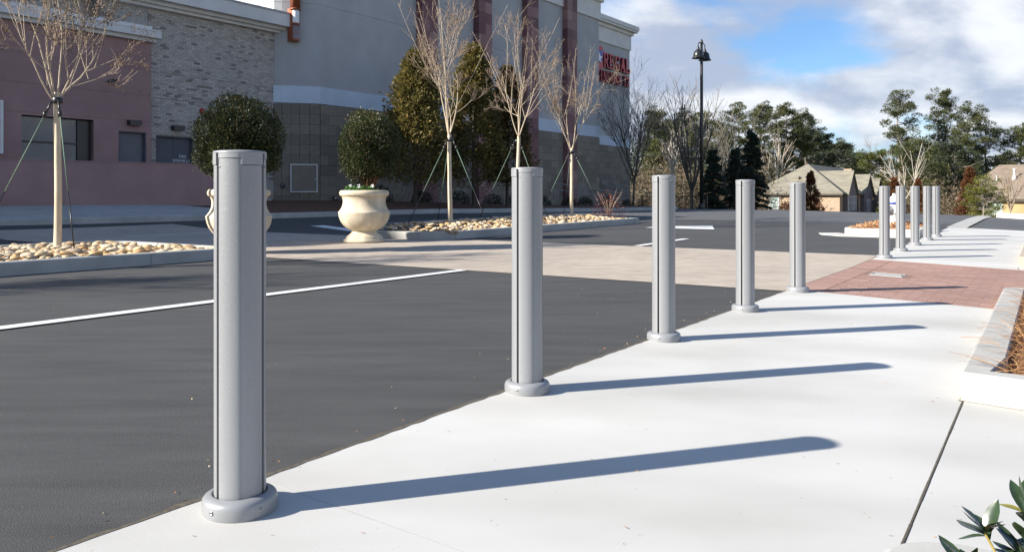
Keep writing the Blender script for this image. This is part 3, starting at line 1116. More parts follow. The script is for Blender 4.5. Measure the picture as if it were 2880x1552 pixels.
# cinema sign: red channel letters with an emblem
SERIF = {
    'R': [[(0, 0), (.34, 0), (.34, .07), (.27, .07), (.27, .93), (.34, .93), (.34, 1), (0, 1), (0, .93), (.07, .93), (.07, .07), (0, .07)],
          [(.27, .48), (.6, .48), (.8, .58), (.8, .9), (.6, 1), (.27, 1), (.27, .9), (.52, .9), (.6, .84), (.6, .64), (.52, .58), (.27, .58)],
          [(.36, .5), (.56, .5), (.86, .07), (.95, .07), (.95, 0), (.70, 0)]],
    'E': [[(0, 0), (.8, 0), (.86, .28), (.78, .28), (.68, .1), (.28, .1), (.28, .46), (.5, .46), (.52, .36), (.6, .36), (.6, .66), (.52, .66), (.5, .56), (.28, .56), (.28, .9), (.66, .9), (.74, .74), (.82, .74), (.78, 1), (0, 1), (0, .93), (.08, .93), (.08, .07), (0, .07)]],
    'G': [[(.88, .7), (.80, .7), (.68, .88), (.5, .92), (.34, .86), (.26, .68), (.26, .32), (.34, .14), (.5, .08), (.64, .12), (.64, .38), (.52, .38), (.52, .46), (.95, .46), (.95, .38), (.86, .38), (.86, .1), (.7, .02), (.5, -.02), (.22, .06), (.06, .3), (.06, .7), (.22, .94), (.5, 1.02), (.7, .98), (.82, 1.0), (.88, 1.0)]],
    'A': [[(-.02, 0), (.28, 0), (.28, .07), (.2, .07), (.26, .26), (.60, .26), (.66, .07), (.58, .07), (.58, 0), (1.0, 0), (1.0, .07), (.92, .07), (.6, 1), (.42, 1), (.12, .07), (-.02, .07)]],
    'L': [[(0, 0), (.8, 0), (.86, .32), (.78, .32), (.66, .1), (.28, .1), (.28, .93), (.38, .93), (.38, 1), (0, 1), (0, .93), (.08, .93), (.08, .07), (0, .07)]],
    'C': [[(.88, .7), (.80, .7), (.68, .88), (.5, .92), (.34, .86), (.26, .68), (.26, .32), (.34, .14), (.5, .08), (.68, .12), (.82, .3), (.9, .28), (.74, .04), (.5, -.02), (.22, .06), (.06, .3), (.06, .7), (.22, .94), (.5, 1.02), (.7, .98), (.82, 1.0), (.88, 1.0)]],
    'I': [[(.1, 0), (.58, 0), (.58, .07), (.44, .07), (.44, .93), (.58, .93), (.58, 1), (.1, 1), (.1, .93), (.24, .93), (.24, .07), (.1, .07)]],
    'N': [[(0, 0), (.3, 0), (.3, .07), (.2, .07), (.2, .72), (.74, 0), (.88, 0), (.88, .93), (.98, .93), (.98, 1), (.68, 1), (.68, .93), (.78, .93), (.78, .32), (.26, 1), (0, 1), (0, .93), (.09, .93), (.09, .07), (0, .07)]],
    'M': [[(0, 0), (.24, 0), (.24, .07), (.17, .07), (.17, .76), (.45, 0), (.52, 0), (.8, .76), (.8, .07), (.72, .07), (.72, 0), (1.05, 0), (1.05, .07), (.98, .07), (.98, .93), (1.05, .93), (1.05, 1), (.78, 1), (.54, .34), (.3, 1), (0, 1), (0, .93), (.08, .93), (.08, .07), (0, .07)]],
    'S': [[(.08, .02), (.08, .32), (.16, .32), (.26, .14), (.44, .08), (.58, .14), (.6, .26), (.48, .38), (.2, .52), (.08, .7), (.16, .92), (.42, 1.02), (.6, .98), (.7, 1.0), (.76, 1.0), (.76, .72), (.68, .72), (.58, .88), (.42, .92), (.28, .86), (.26, .76), (.38, .66), (.66, .52), (.8, .34), (.74, .1), (.5, -.02), (.3, .02), (.16, .0)]],
    '1': [[(.1, 0), (.62, 0), (.62, .07), (.46, .07), (.46, 1), (.36, 1), (.08, .86), (.08, .78), (.26, .82), (.26, .07), (.1, .07)]],
    '2': [[(.06, 0), (.76, 0), (.82, .28), (.74, .28), (.66, .14), (.34, .14), (.66, .42), (.78, .64), (.72, .88), (.48, 1.02), (.22, .94), (.08, .7), (.26, .66), (.34, .86), (.5, .88), (.56, .68), (.44, .46), (.06, .1)]],
}
sign = facade('wall_sign', 'red channel letter cinema sign on the grey end wall', 'sign')


def letter(ch, x, z, w, h, depth=.22):
    face = MB(); back = MB()
    for pl in SERIF[ch]:
        pts = [(x + a * w, z + b * h) for a, b in pl]
        A_ = sum(pts[i][0] * pts[(i + 1) % len(pts)][1] - pts[(i + 1) % len(pts)][0] * pts[i][1] for i in range(len(pts)))
        if A_ < 0:
            pts = pts[::-1]
        n_ = len(pts)
        face.add([(a, 3.66 - depth - .012, b) for a, b in pts] + [(a, 3.66 - depth, b) for a, b in pts],
                 [tuple(range(n_))] + [(i, n_ + i, n_ + (i + 1) % n_, (i + 1) % n_) for i in range(n_)])
        back.add([(a, 3.66 - depth, b) for a, b in pts] + [(a, 3.655, b) for a, b in pts],
                 [(i, n_ + i, n_ + (i + 1) % n_, (i + 1) % n_) for i in range(n_)])
    o = face.build('letter', 'sign_red', sign)
    back.build('letter_return', 'sign_return', o)


for i, ch in enumerate('REGAL'):
    letter(ch, 31.2 + i * .91, 11.0, .86, 1.18)
for i, ch in enumerate('CINEMAS'):
    letter(ch, 30.05 + i * .60 + (.0 if i < 2 else -.12), 9.9, .56, .86)
letter('1', 34.5, 9.9, .5, .86); letter('2', 35.0, 9.9, .52, .86)
mb = MB(); pts = [(29.9, 12.5), (30.9, 12.55), (31.12, 12.2), (30.95, 11.6), (31.05, 10.9), (30.3, 10.75), (29.6, 11.0), (29.7, 12.0)][::-1]
mb.add([(a, 3.40, b) for a, b in pts] + [(a, 3.655, b) for a, b in pts], [tuple(range(8))] + [(i, 8 + i, 8 + (i + 1) % 8, (i + 1) % 8) for i in range(8)])
em = mb.build('emblem', 'sign_red', sign)
mb = MB(); pts = [(29.9, 12.25), (30.95, 12.25), (31.0, 12.0), (30.85, 11.5), (30.9, 11.35), (29.8, 11.3)][::-1]
mb.add([(a, 3.385, b) for a, b in pts] + [(a, 3.4, b) for a, b in pts], [tuple(range(6))] + [(i, 6 + i, 6 + (i + 1) % 6, (i + 1) % 6) for i in range(6)])
mb.build('emblem_field', 'sign_blue', em)
mb = MB(); pts = []
for i in range(10):
    r_ = .5 if i % 2 == 0 else .2
    pts.append((30.42 + r_ * math.sin(i * math.pi / 5), 11.62 + r_ * math.cos(i * math.pi / 5)))
pts = pts[::-1]
mb.add([(a, 3.37, b) for a, b in pts] + [(a, 3.385, b) for a, b in pts], [tuple(range(10))] + [(i, 10 + i, 10 + (i + 1) % 10, (i + 1) % 10) for i in range(10)])
mb.build('emblem_star', 'sign_white', em)

# tall wall lamp on the rounded corner
sc_ = thing('wall_lamp', 'tall copper cylinder wall lamp with a white glass band on the cinema corner', 'wall lamp', C0, BROT)
LX, LY = -.98, .42
mb = MB(); mb.lathe([(.215, 9.0), (.215, 10.9), (.19, 11.0)], 24, (LX, LY, 0)); mb.build('shade', 'copper', sc_)
mb = MB(); mb.lathe([(.205, 9.02), (.215, 8.92), (.215, 9.0)], 24, (LX, LY, 0)); mb.build('rim', 'copper', sc_)
mb = MB(); mb.lathe([(.16, 8.36), (.165, 8.4), (.165, 8.92), (.16, 8.94)], 24, (LX, LY, 0)); mb.build('glass_band', 'lamp_glass', sc_)
mb = MB(); mb.lathe([(.175, 8.28), (.175, 8.37)], 24, (LX, LY, 0)); mb.build('collar', 'copper', sc_)
mb = MB(); mb.lathe([(.155, 7.66), (.16, 7.7), (.16, 8.28)], 24, (LX, LY, 0)); mb.build('lower_glass', 'lamp_glass_dim', sc_)
mb = MB(); mb.lathe([(.10, 7.58), (.17, 7.6), (.17, 7.68)], 24, (LX, LY, 0)); mb.build('base_ring', 'copper', sc_)
for s_ in (-1, 1):
    mb = MB(); mb.box(LX + s_ * .165 - .012, LX + s_ * .165 + .012, LY - .02, LY + .3, 7.6, 9.0); mb.build('bracket', 'copper', sc_)

# ---- brick shop
shop = facade('brick_shop', 'pale brick shop building with grey parapet and a dark double door')
D2 = (-6.86, -5.30, .5, 3.24)
mb = MB()
course(mb, -9.0, -1.5, -.5, 8.2, 1.21, .3, [D2]); mb.box(-30, -1.52, 1.55, 18, -.5, 8.7)
mb.build('wall_core', 'mortar', shop)
bw = link('brick_wall', None, shop)
pcs = []
for a, b in ((.35, 2.6), (2.62, 3.68), (3.70, 4.63), (4.65, 5.60), (5.62, 7.96)):
    masonry(bw, 'brick', -7.16, -1.52, a, b, 1.2, .235, .082, .009, .03, 'wall_brick', int(a * 10), openings=[D2], pieces=pcs, jitter=.005)
lay(bw, 'brick', pcs, 'wall_brick', 298, 'more_bricks')
mb = MB(); mb.box(-30, -1.28, .98, 1.6, 7.955, 8.07); mb.box(-30, -1.10, .82, 1.6, 8.071, 8.2); mb.build('moulding', 'plaster_white', shop)
mb = MB(); mb.box(-30, -.92, .55, 1.7, 8.201, 8.72); mb.build('parapet', 'plaster_white', shop)
mb = MB(); mb.box(-30, -.89, .52, 1.75, 8.721, 8.80); mb.build('coping', 'galvanised', shop)
dd = link('double_door', None, shop)
for s_ in (-1, 1):
    mb = MB(); xc = (D2[0] + D2[1]) / 2
    mb.box(*sorted((xc + s_ * .006, xc + s_ * .775)), 1.34, 1.4, .5, 3.2); mb.build('door_leaf', 'door_steel', dd)
mb = MB(); mb.box(D2[0], D2[0] + .05, 1.2, 1.42, .5, 3.24); mb.box(D2[1] - .05, D2[1], 1.2, 1.42, .5, 3.24); mb.box(D2[0] + .05, D2[1] - .05, 1.2, 1.42, 3.19, 3.24)
mb.build('door_frame', 'door_steel', dd)


def text_mesh(body, size, name, m, parent, loc, rot):
    cu = bpy.data.curves.new(name, 'FONT'); cu.body = body; cu.size = size; cu.align_x = 'CENTER'; cu.extrude = .003; cu.space_line = .95
    tmp = bpy.data.objects.new(name, cu); COL.objects.link(tmp)
    bpy.context.view_layer.update()
    me = bpy.data.meshes.new_from_object(tmp.evaluated_get(bpy.context.evaluated_depsgraph_get()))
    bpy.data.objects.remove(tmp); bpy.data.curves.remove(cu)
    me.name = name; me.materials.clear(); me.materials.append(MATS[m])
    o = link(name, me, parent, loc); o.rotation_euler = rot
    return o


text_mesh('FIRE\nSPRINKLER\nROOM', .175, 'door_lettering', 'lettering', dd, (-5.68, 1.333, 2.42), (R(90), 0, 0))

# ---- pink shop
pink = facade('pink_shop', 'dusty pink rendered shop building with white cornice and wide window')
D1 = (-8.40, -7.36, .5, 3.29)
WIN = (-11.6, -9.28, 1.6, 3.60)
for i, (a, b) in enumerate(((-.3, 2.605), (2.62, 3.685), (3.70, 4.635), (4.65, 5.605), (5.62, 6.62))):
    mb = MB(); course(mb, -24, -7.17, a, b, .95, .30, [D1, WIN]); mb.build('wall_panel', 'plaster_pink', pink)
mb = MB(); course(mb, -24, -7.18, -.3, 6.6, .965, .26, [D1, WIN]); mb.box(-24, -7.2, 1.45, 9, -.5, 6.9)
mb.build('wall_core', 'plaster_pink', pink)
mb = MB(); mb.box(-24, -7.06, .78, 1.3, 6.625, 6.76); mb.box(-24, -6.96, .60, 1.3, 6.761, 7.0); mb.build('cornice', 'plaster_white', pink)
mb = MB(); mb.box(-24, -7.3, .64, 1.6, 7.001, 7.16); mb.box(-24, -7.0, .58, .635, 7.001, 7.05); mb.build('coping', 'trim_white', pink)
d1 = link('door', None, pink)
mb = MB(); mb.box(D1[0] + .04, D1[1] - .04, 1.12, 1.17, .5, 3.25); mb.build('door_leaf', 'door_steel_grey', d1)
mb = MB(); mb.box(D1[0], D1[0] + .04, .97, 1.2, .5, 3.29); mb.box(D1[1] - .04, D1[1], .97, 1.2, .5, 3.29); mb.box(D1[0] + .04, D1[1] - .04, .97, 1.2, 3.25, 3.29)
mb.build('door_frame', 'door_steel', d1)
wn = link('window', None, pink)
for k, (a, b) in enumerate(((-11.58, -10.5), (-10.46, -9.75))):
    for c, d in ((1.62, 2.72), (2.78, 3.57)):
        mb = MB(); mb.box(a, b, 1.205, 1.23, c, d); mb.build('pane', 'glass', wn)
mb = MB(); mb.box(-11.6, -9.72, 1.17, 1.245, 2.715, 2.785); mb.box(-11.6, -9.72, 1.17, 1.245, 3.565, 3.6); mb.box(-10.5, -10.46, 1.18, 1.245, 1.62, 2.714)
mb.box(-9.745, -9.29, 1.15, 1.245, 1.62, 3.56); mb.build('frame', 'black_metal', wn)
# unseen taller wing, added and sized to shadow the crossing and rock islands
mb = MB(); mb.prism([(-40.4, 2), (-22, 2), (-22, 22), (-40.4, 22)], -.5, 16.3); mb.build('shade_wing', 'plaster_pink', pink)
mb = MB(); mb.prism([(-75, 2), (-40.45, 2), (-40.45, 22), (-75, 22)], -.5, 7.6); mb.build('end_wing', 'plaster_pink', pink)

# fittings on the walls
def wall_light(x, z, y, label):
    o = thing('wall_light', label, 'wall light', C0, BROT, 'lights above the service doors')
    mb = MB(); mb.prism([(x - .22, y - .22), (x + .22, y - .22), (x + .24, y), (x - .24, y)], z, z + .17); mb.build('housing', 'black_metal', o)
    mb = MB(); mb.box(x - .18, x + .18, y - .17, y - .03, z - .018, z - .001); mb.build('lens', 'lamp_glass_dim', o)


wall_light(-7.86, 3.52, .949, 'black wedge wall light above the single grey door')
wall_light(-6.02, 3.47, 1.168, 'black wedge wall light above the dark double door')
o = thing('alarm_bell', 'round red fire alarm bell on the pale brick wall', 'alarm bell', C0, BROT)
mb = MB(); mb.lathe([(.09, 0), (.115, .01), (.115, .05), (.09, .08), (.03, .095), (0, .096)], 20, (-4.95, 1.17, 4.3), axis=(0, -1, 0)); mb.build('gong', 'red_gloss', o)
mb = MB(); mb.box(-5.02, -4.88, 1.12, 1.168, 4.2, 4.4); mb.build('back_box', 'red_gloss', o)
o = thing('security_camera', 'small black security camera high on the pink wall', 'camera', C0, BROT)
mb = MB(); mb.lathe([(.05, 0), (.05, .08)], 12, (-8.62, .95, 5.06), axis=(0, -1, 0)); mb.build('mount', 'black_metal', o)
mb = MB(); mb.lathe([(.0, -.11), (.06, -.09), (.085, -.03), (.085, .03), (.05, .06), (0, .065)], 14, (-8.62, .80, 5.05)); mb.build('dome', 'black_metal', o)
mb = MB(); mb.box(-8.83, -8.65, .74, .86, 4.96, 5.04); mb.build('arm', 'black_metal', o)
o = thing('poster_case', 'pale framed poster case on the pink wall at the left edge', 'poster case', C0, BROT)
mb = MB(); mb.box(-13.3, -12.25, .88, .945, 2.36, 3.94); mb.build('poster', 'poster', o)
mb = MB(); mb.box(-12.249, -12.18, .84, .945, 2.30, 4.0); mb.box(-13.4, -12.25, .84, .945, 3.941, 4.0); mb.box(-13.4, -12.25, .84, .945, 2.30, 2.359); mb.build('frame', 'trim_white', o)

# low rendered wall hiding the service doors' feet
lw = thing('low_wall', 'low dusty pink rendered wall in front of the service doors', 'wall', (-11.2, 28.0, 0), math.atan2(.61, .79))
mb = MB(); mb.box(-12, 1.9, 0, .28, .1, 2.06); mb.build('wall_face', 'plaster_pink', lw)
mb = MB(); mb.box(-12.02, 1.92, -.02, .3, 2.061, 2.09); mb.build('wall_top', 'plaster_pink', lw)
mb = MB(); mb.box(-12.03, 1.93, -.05, .33, .05, .52); mb.build('plinth', 'concrete_kerb', lw)

# handrails by the end of the cinema
def handrail(x0, x1, y, z0, z1, label):
    o = thing('handrail', label, 'handrail', C0, BROT, 'handrails at the cinema ramp')
    for dz in (0, -.38):
        mb = MB(); mb.tube([(x0, y, z0 + dz), (x1, y, z1 + dz)], .024, 6); mb.build('rail', 'galvanised', o)
    n_ = 4
    for i in range(n_):
        k = i / (n_ - 1); x = x0 + (x1 - x0) * k; z = z0 + (z1 - z0) * k
        mb = MB(); mb.tube([(x, y, z - 1.0), (x, y, z)], .022, 6); mb.build('post', 'galvanised', o)


handrail(16.6, 27.5, -1.4, 1.75, 1.0, 'long galvanised handrail sloping down along the cinema wall')
handrail(27.0, 35.5, 1.6, 2.3, 1.2, 'short galvanised handrail under the cinema sign wall')


# ================================================================== BOLLARDS
BH = 1.05


def bdir(deg):
    return -math.sin(R(deg)), -math.cos(R(deg))


SEAMS = (39, -81, 159)
GAP = 5.2


def arc_shell(mb, b0, b1, r, rin, z0, z1, step=3.0):
    """Curved plate from heading b0 down to b1, with returned edges."""
    n_ = max(2, int(abs(b1 - b0) / step))
    cols = []
    for i in range(n_ + 1):
        b = b0 + (b1 - b0) * i / n_
        cols.append((b, r - (.0012 if i in (0, n_) else 0)))
    path = [(b0, rin)] + cols + [(b1, rin)]
    V_, F_ = [], []
    for b, rr in path:
        x, y = bdir(b)
        V_ += [(x * rr, y * rr, z0), (x * rr, y * rr, z1)]
    m_ = len(path)
    for i in range(m_ - 1):
        F_.append((2 * i, 2 * i + 1, 2 * i + 3, 2 * i + 2))
    mb.add(V_[:4], [F_[0]])
    mb.add(V_[2:-2], [(2 * i, 2 * i + 1, 2 * i + 3, 2 * i + 2) for i in range(m_ - 3)], .5, True)
    mb.add(V_[-4:], [(0, 1, 3, 2)])
    # top and bottom edges
    tops = []
    for b, rr in cols:
        x, y = bdir(b)
        tops += [(x * rr, y * rr, z1), (x * rin, y * rin, z1)]
    mb.add(tops, [(2 * i, 2 * i + 1, 2 * i + 3, 2 * i + 2) for i in range(len(cols) - 1)])
    bots = [(p[0], p[1], z0) for p in tops]
    mb.add(bots, [(2 * i, 2 * i + 2, 2 * i + 3, 2 * i + 1) for i in range(len(cols) - 1)])


def make_bollard():
    o = link('bollard', None)
    RB = .0738
    mb = MB(); mb.lathe([(.0635, .02), (.0635, BH - .008)], 36); mb.build('core', 'dark_gap', o)
    for s in SEAMS:
        mb = MB()
        arc_shell(mb, s - GAP, s - 59.9, RB, .062, .04, BH - .0235)
        arc_shell(mb, s - 60.0, s - 120 + GAP, RB - .0009, .062, .04, BH - .043)
        mb.build('shell', 'silver', o)
        mb = MB()                                       # small set screw below the cap
        x, y = bdir(s - 9)
        mb.lathe([(.0032, 0), (.0032, .0016), (0, .0018)], 10, (x * RB, y * RB, BH - .047), axis=(x, y, 0)); mb.build('set_screw', 'bolt', o)
    cap_ = MB()
    RC = .0756
    cap_.lathe([(.0640, BH - .0075), (RC, BH - .0075), (RC + .0002, BH - .006), (RC - .0005, BH - .003), (RC - .003, BH - .0008), (RC - .008, BH + .0002), (.04, BH + .0022), (0, BH + .003)], 72)
    for s in SEAMS:
        arc_shell(cap_, s - GAP + .4, s - 59, RC, .063, BH - .0222, BH - .0076)
        arc_shell(cap_, s - 59, s - 120 + GAP - .4, RC, .063, BH - .0415, BH - .0076)
    cap_.build('cap', 'silver_cap', o)
    mb = MB()
    mb.lathe([(.080, -.012), (.1045, -.012), (.1065, .002), (.1070, .018), (.1066, .030), (.1045, .0375), (.1005, .043), (.0930, .0475), (.0830, .0505), (.0790, .0510), (.0775, .0495), (.0770, .02)], 72)
    mb.build('base_collar', 'silver_cap', o)
    for k in range(4):
        x, y = bdir(27 + 94 * k)
        mb = MB(); mb.lathe([(.0068, -.002), (.0068, .0012), (.0058, .0022), (.0034, .0022), (.0030, .0006), (0, .0004)], 14, (x * .1069, y * .1069, .020), axis=(x, y, 0))
        mb.build('bolt', 'bolt', o)
    return o


def copy_tree(o, parent=None):
    c = o.copy(); COL.objects.link(c)
    if parent is not None:
        c.parent = parent
    for ch in list(o.children):
        copy_tree(ch, c)
    return c


BT = [1.50, 3.16, 4.78, 6.37, 7.94, 12.72, 14.25, 15.83, 17.42, 18.75]
BW = [1.98, 2.045, 2.05, 2.03, 2.02, 2.0, 2.0, 1.99, 1.975, 1.96]
BL = ['nearest and largest silver bollard, in front of the left topiary planter',
      'second silver bollard from the camera, in front of a slim bare tree',
      'third silver bollard from the camera, on the white walkway edge',
      'fourth silver bollard from the camera, left of the brick house',
      'fifth silver bollard from the camera, at the near corner of the brick paving',
      'sixth silver bollard, first one past the brick paving',
      'seventh silver bollard, the one hiding the fire hydrant',
      'eighth silver bollard, third one past the brick paving',
      'ninth silver bollard, last but one in the row',
      'farthest silver bollard, at the corner of the mulch island']
proto = make_bollard()
for i, t in enumerate(BT):
    b = proto if i == 0 else copy_tree(proto)
    b.location = G(t, BW[i], .013)
    tag(b, BL[i], 'bollard', 'silver bollards along the walkway edge')


# ================================================================== PLANTERS AND TOPIARY
PROF = [(.40, 0), (.415, .012), (.415, .05), (.405, .06), (.37, .066), (.37, .09), (.358, .098), (.352, .118), (.335, .128), (.325, .14), (.29, .165), (.255, .195), (.243, .215), (.25, .235),
        (.30, .252), (.36, .29), (.42, .345), (.47, .42), (.50, .50), (.515, .585), (.517, .603), (.508, .612), (.492, .632), (.462, .672), (.438, .725), (.425, .78), (.424, .835), (.431, .875), (.441, .893),
        (.446, .903), (.443, .914), (.452, .92), (.47, .927), (.486, .944), (.493, .968), (.493, .99), (.486, 1.015), (.470, 1.034), (.448, 1.04), (.432, 1.034), (.424, 1.01), (.42, .97), (.40, .955), (0, .955)]


def planter(t, w, label):
    o = thing('stone_planter', label, 'planter', G(t, w, .006), 0, 'cast stone urn planters at the crossing')
    mb = MB(); mb.lathe(PROF[:14], 64); mb.build('foot', 'planter_stone', o)
    mb = MB(); mb.lathe(PROF[13:30], 64); mb.build('bowl', 'planter_stone', o)
    mb = MB(); mb.lathe(PROF[29:-1], 64); mb.build('rim', 'planter_stone', o)
    mb = MB(); mb.lathe([(.421, .93), (.421, .96), (.25, .985), (0, .99)], 40); mb.build('soil', 'soil', o)
    return o


def topiary(t, w, label, rx, zc, rt, rbm, seed, shift=0.0, n=15000):
    """Clipped shrub: rx half width, zc height of widest part, rt rise above, rbm fall below."""
    rg = np.random.default_rng(seed)
    x0, y0, z0 = G(t, w)
    x0 += shift
    o = thing('topiary_shrub', label, 'shrub', (x0, y0, z0 + .95), 0, 'clipped shrubs in the urns')
    d = rand_dirs(rg, n)
    lump = 1 + .08 * np.sin(d[:, 0] * 5 + seed) * np.cos(d[:, 1] * 6) + .06 * np.sin(d[:, 1] * 9 + d[:, 2] * 5) + .05 * np.sin(d[:, 2] * 7 + d[:, 0] * 4 + seed)
    rad = (1.03 - .22 * rg.random(n) ** 1.5 + .12 * rg.random(n) ** 22) * lump
    # superellipse: a fuller dome than a ball
    e = 2.5
    nrm = (np.abs(d[:, 0]) ** e + np.abs(d[:, 1]) ** e * 0 + np.abs(d[:, 2]) ** e)
    hor = np.sqrt(d[:, 0] ** 2 + d[:, 1] ** 2)
    k = 1 / (hor ** e + np.abs(d[:, 2]) ** e) ** (1 / e)
    C = d * (rad * k)[:, None]
    zz = np.where(C[:, 2] > 0, C[:, 2] * rt, C[:, 2] * rbm)
    C = np.stack([C[:, 0] * rx, C[:, 1] * rx, zz + zc], 1)
    D = d + rand_dirs(rg, n) * .95 + np.array([0, 0, .25])
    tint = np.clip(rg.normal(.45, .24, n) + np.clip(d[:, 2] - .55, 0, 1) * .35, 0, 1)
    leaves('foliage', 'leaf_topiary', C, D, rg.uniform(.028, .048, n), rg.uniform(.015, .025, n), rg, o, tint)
    # dense inner twigs close the middle
    mb = MB(); rr = random.Random(seed)
    for i in range(150):
        a = rr.uniform(0, 6.283); q = rr.uniform(.25, .92)
        zt = zc + rr.uniform(-.7 * rbm, .75 * rt)
        b0 = (rr.uniform(-.08, .08), rr.uniform(-.08, .08), 0)
        p1 = (math.cos(a) * q * rx * .5, math.sin(a) * q * rx * .5, zt * .5)
        p2 = (math.cos(a) * q * rx, math.sin(a) * q * rx, zt)
        mb.tube([b0, p1, p2], [.009, .006, .003], 4)
    mb.build('branches', 'twig_brown', o)
    m2 = n // 2
    d2 = rand_dirs(rg, m2) * (rg.random(m2) ** .4 * .8)[:, None]
    C2 = np.stack([d2[:, 0] * rx, d2[:, 1] * rx, np.where(d2[:, 2] > 0, d2[:, 2] * rt, d2[:, 2] * rbm) + zc], 1)
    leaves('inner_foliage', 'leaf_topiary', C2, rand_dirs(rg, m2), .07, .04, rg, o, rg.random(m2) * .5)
    return o


def pansies(t, w, label, seed, where):
    rg = np.random.default_rng(seed)
    x0, y0, z0 = G(t, w)
    o = thing('pansy_bed', label, 'flowers', (x0, y0, z0 + .97), 0, 'flowers in the urns')
    n_ = 260
    a = rg.uniform(*where, n_); r_ = rg.uniform(.20, .40, n_)
    C = np.stack([np.cos(a) * r_, np.sin(a) * r_, rg.uniform(.03, .14, n_)], 1)
    leaves('leaf', 'pansy_leaf', C, rand_dirs(rg, n_) + [0, 0, .7], .055, .034, rg, o)['kind'] = 'stuff'
    for k in range(3):
        a = rg.uniform(*where); r_ = rg.uniform(.28, .4)
        c = Vector((math.cos(a) * r_, math.sin(a) * r_, .16))
        mb = MB()
        for j in range(5):
            b = j * 1.2566
            e = Vector((math.cos(b), math.sin(b) * .4, math.sin(b))) * .028
            mb.add([c, c + e + Vector((.012, 0, .006)), c + e * 1.4, c + e - Vector((.012, 0, .006))], [(0, 1, 2, 3)])
        mb.build('blossom', 'pansy_petal', o)


P1 = (8.28, 10.95); P2 = (11.62, 11.42)
planter(*P1, 'cast stone urn planter mostly hidden behind the nearest bollard')
planter(*P2, 'cast stone urn planter standing clear at the end of the far rock island')
topiary(*P1, 'broad domed clipped shrub above the nearest bollard', .63, .78, .76, .50, 21, n=24000)
topiary(*P2, 'tall clipped shrub with browned top in the clear standing urn', .54, .88, .76, .56, 22, shift=.09, n=21000)
pansies(*P1, 'low flowers in the urn behind the nearest bollard', 5, (3.3, 6.2))
pansies(*P2, 'low green and white flowers at the rim of the clear standing urn', 6, (3.4, 5.6))


# ================================================================== TREES
def bough(mb, rr, p, d, L_, r0, r1, nseg, up, wob, n):
    pts, rad = [Vector(p)], [r0]
    d = Vector(d).normalized()
    for i in range(nseg):
        d = (d + Vector((rr.gauss(0, wob), rr.gauss(0, wob), rr.gauss(0, wob * .6))) + Vector((0, 0, up))).normalized()
        pts.append(pts[-1] + d * (L_ / nseg))
        rad.append(r0 + (r1 - r0) * (i + 1) / nseg)
    mb.tube(pts, rad, n, cap=False)
    return pts, rad


def off_dir(rr, d, ang):
    d = Vector(d).normalized()
    a = d.orthogonal().normalized(); b = d.cross(a)
    t = rr.uniform(0, 6.283)
    return (d * math.cos(ang) + (a * math.cos(t) + b * math.sin(t)) * math.sin(ang)).normalized()


def along(pts, k):
    s = k * (len(pts) - 1); i = min(int(s), len(pts) - 2)
    return pts[i].lerp(pts[i + 1], s - i), (pts[i + 1] - pts[i]).normalized()


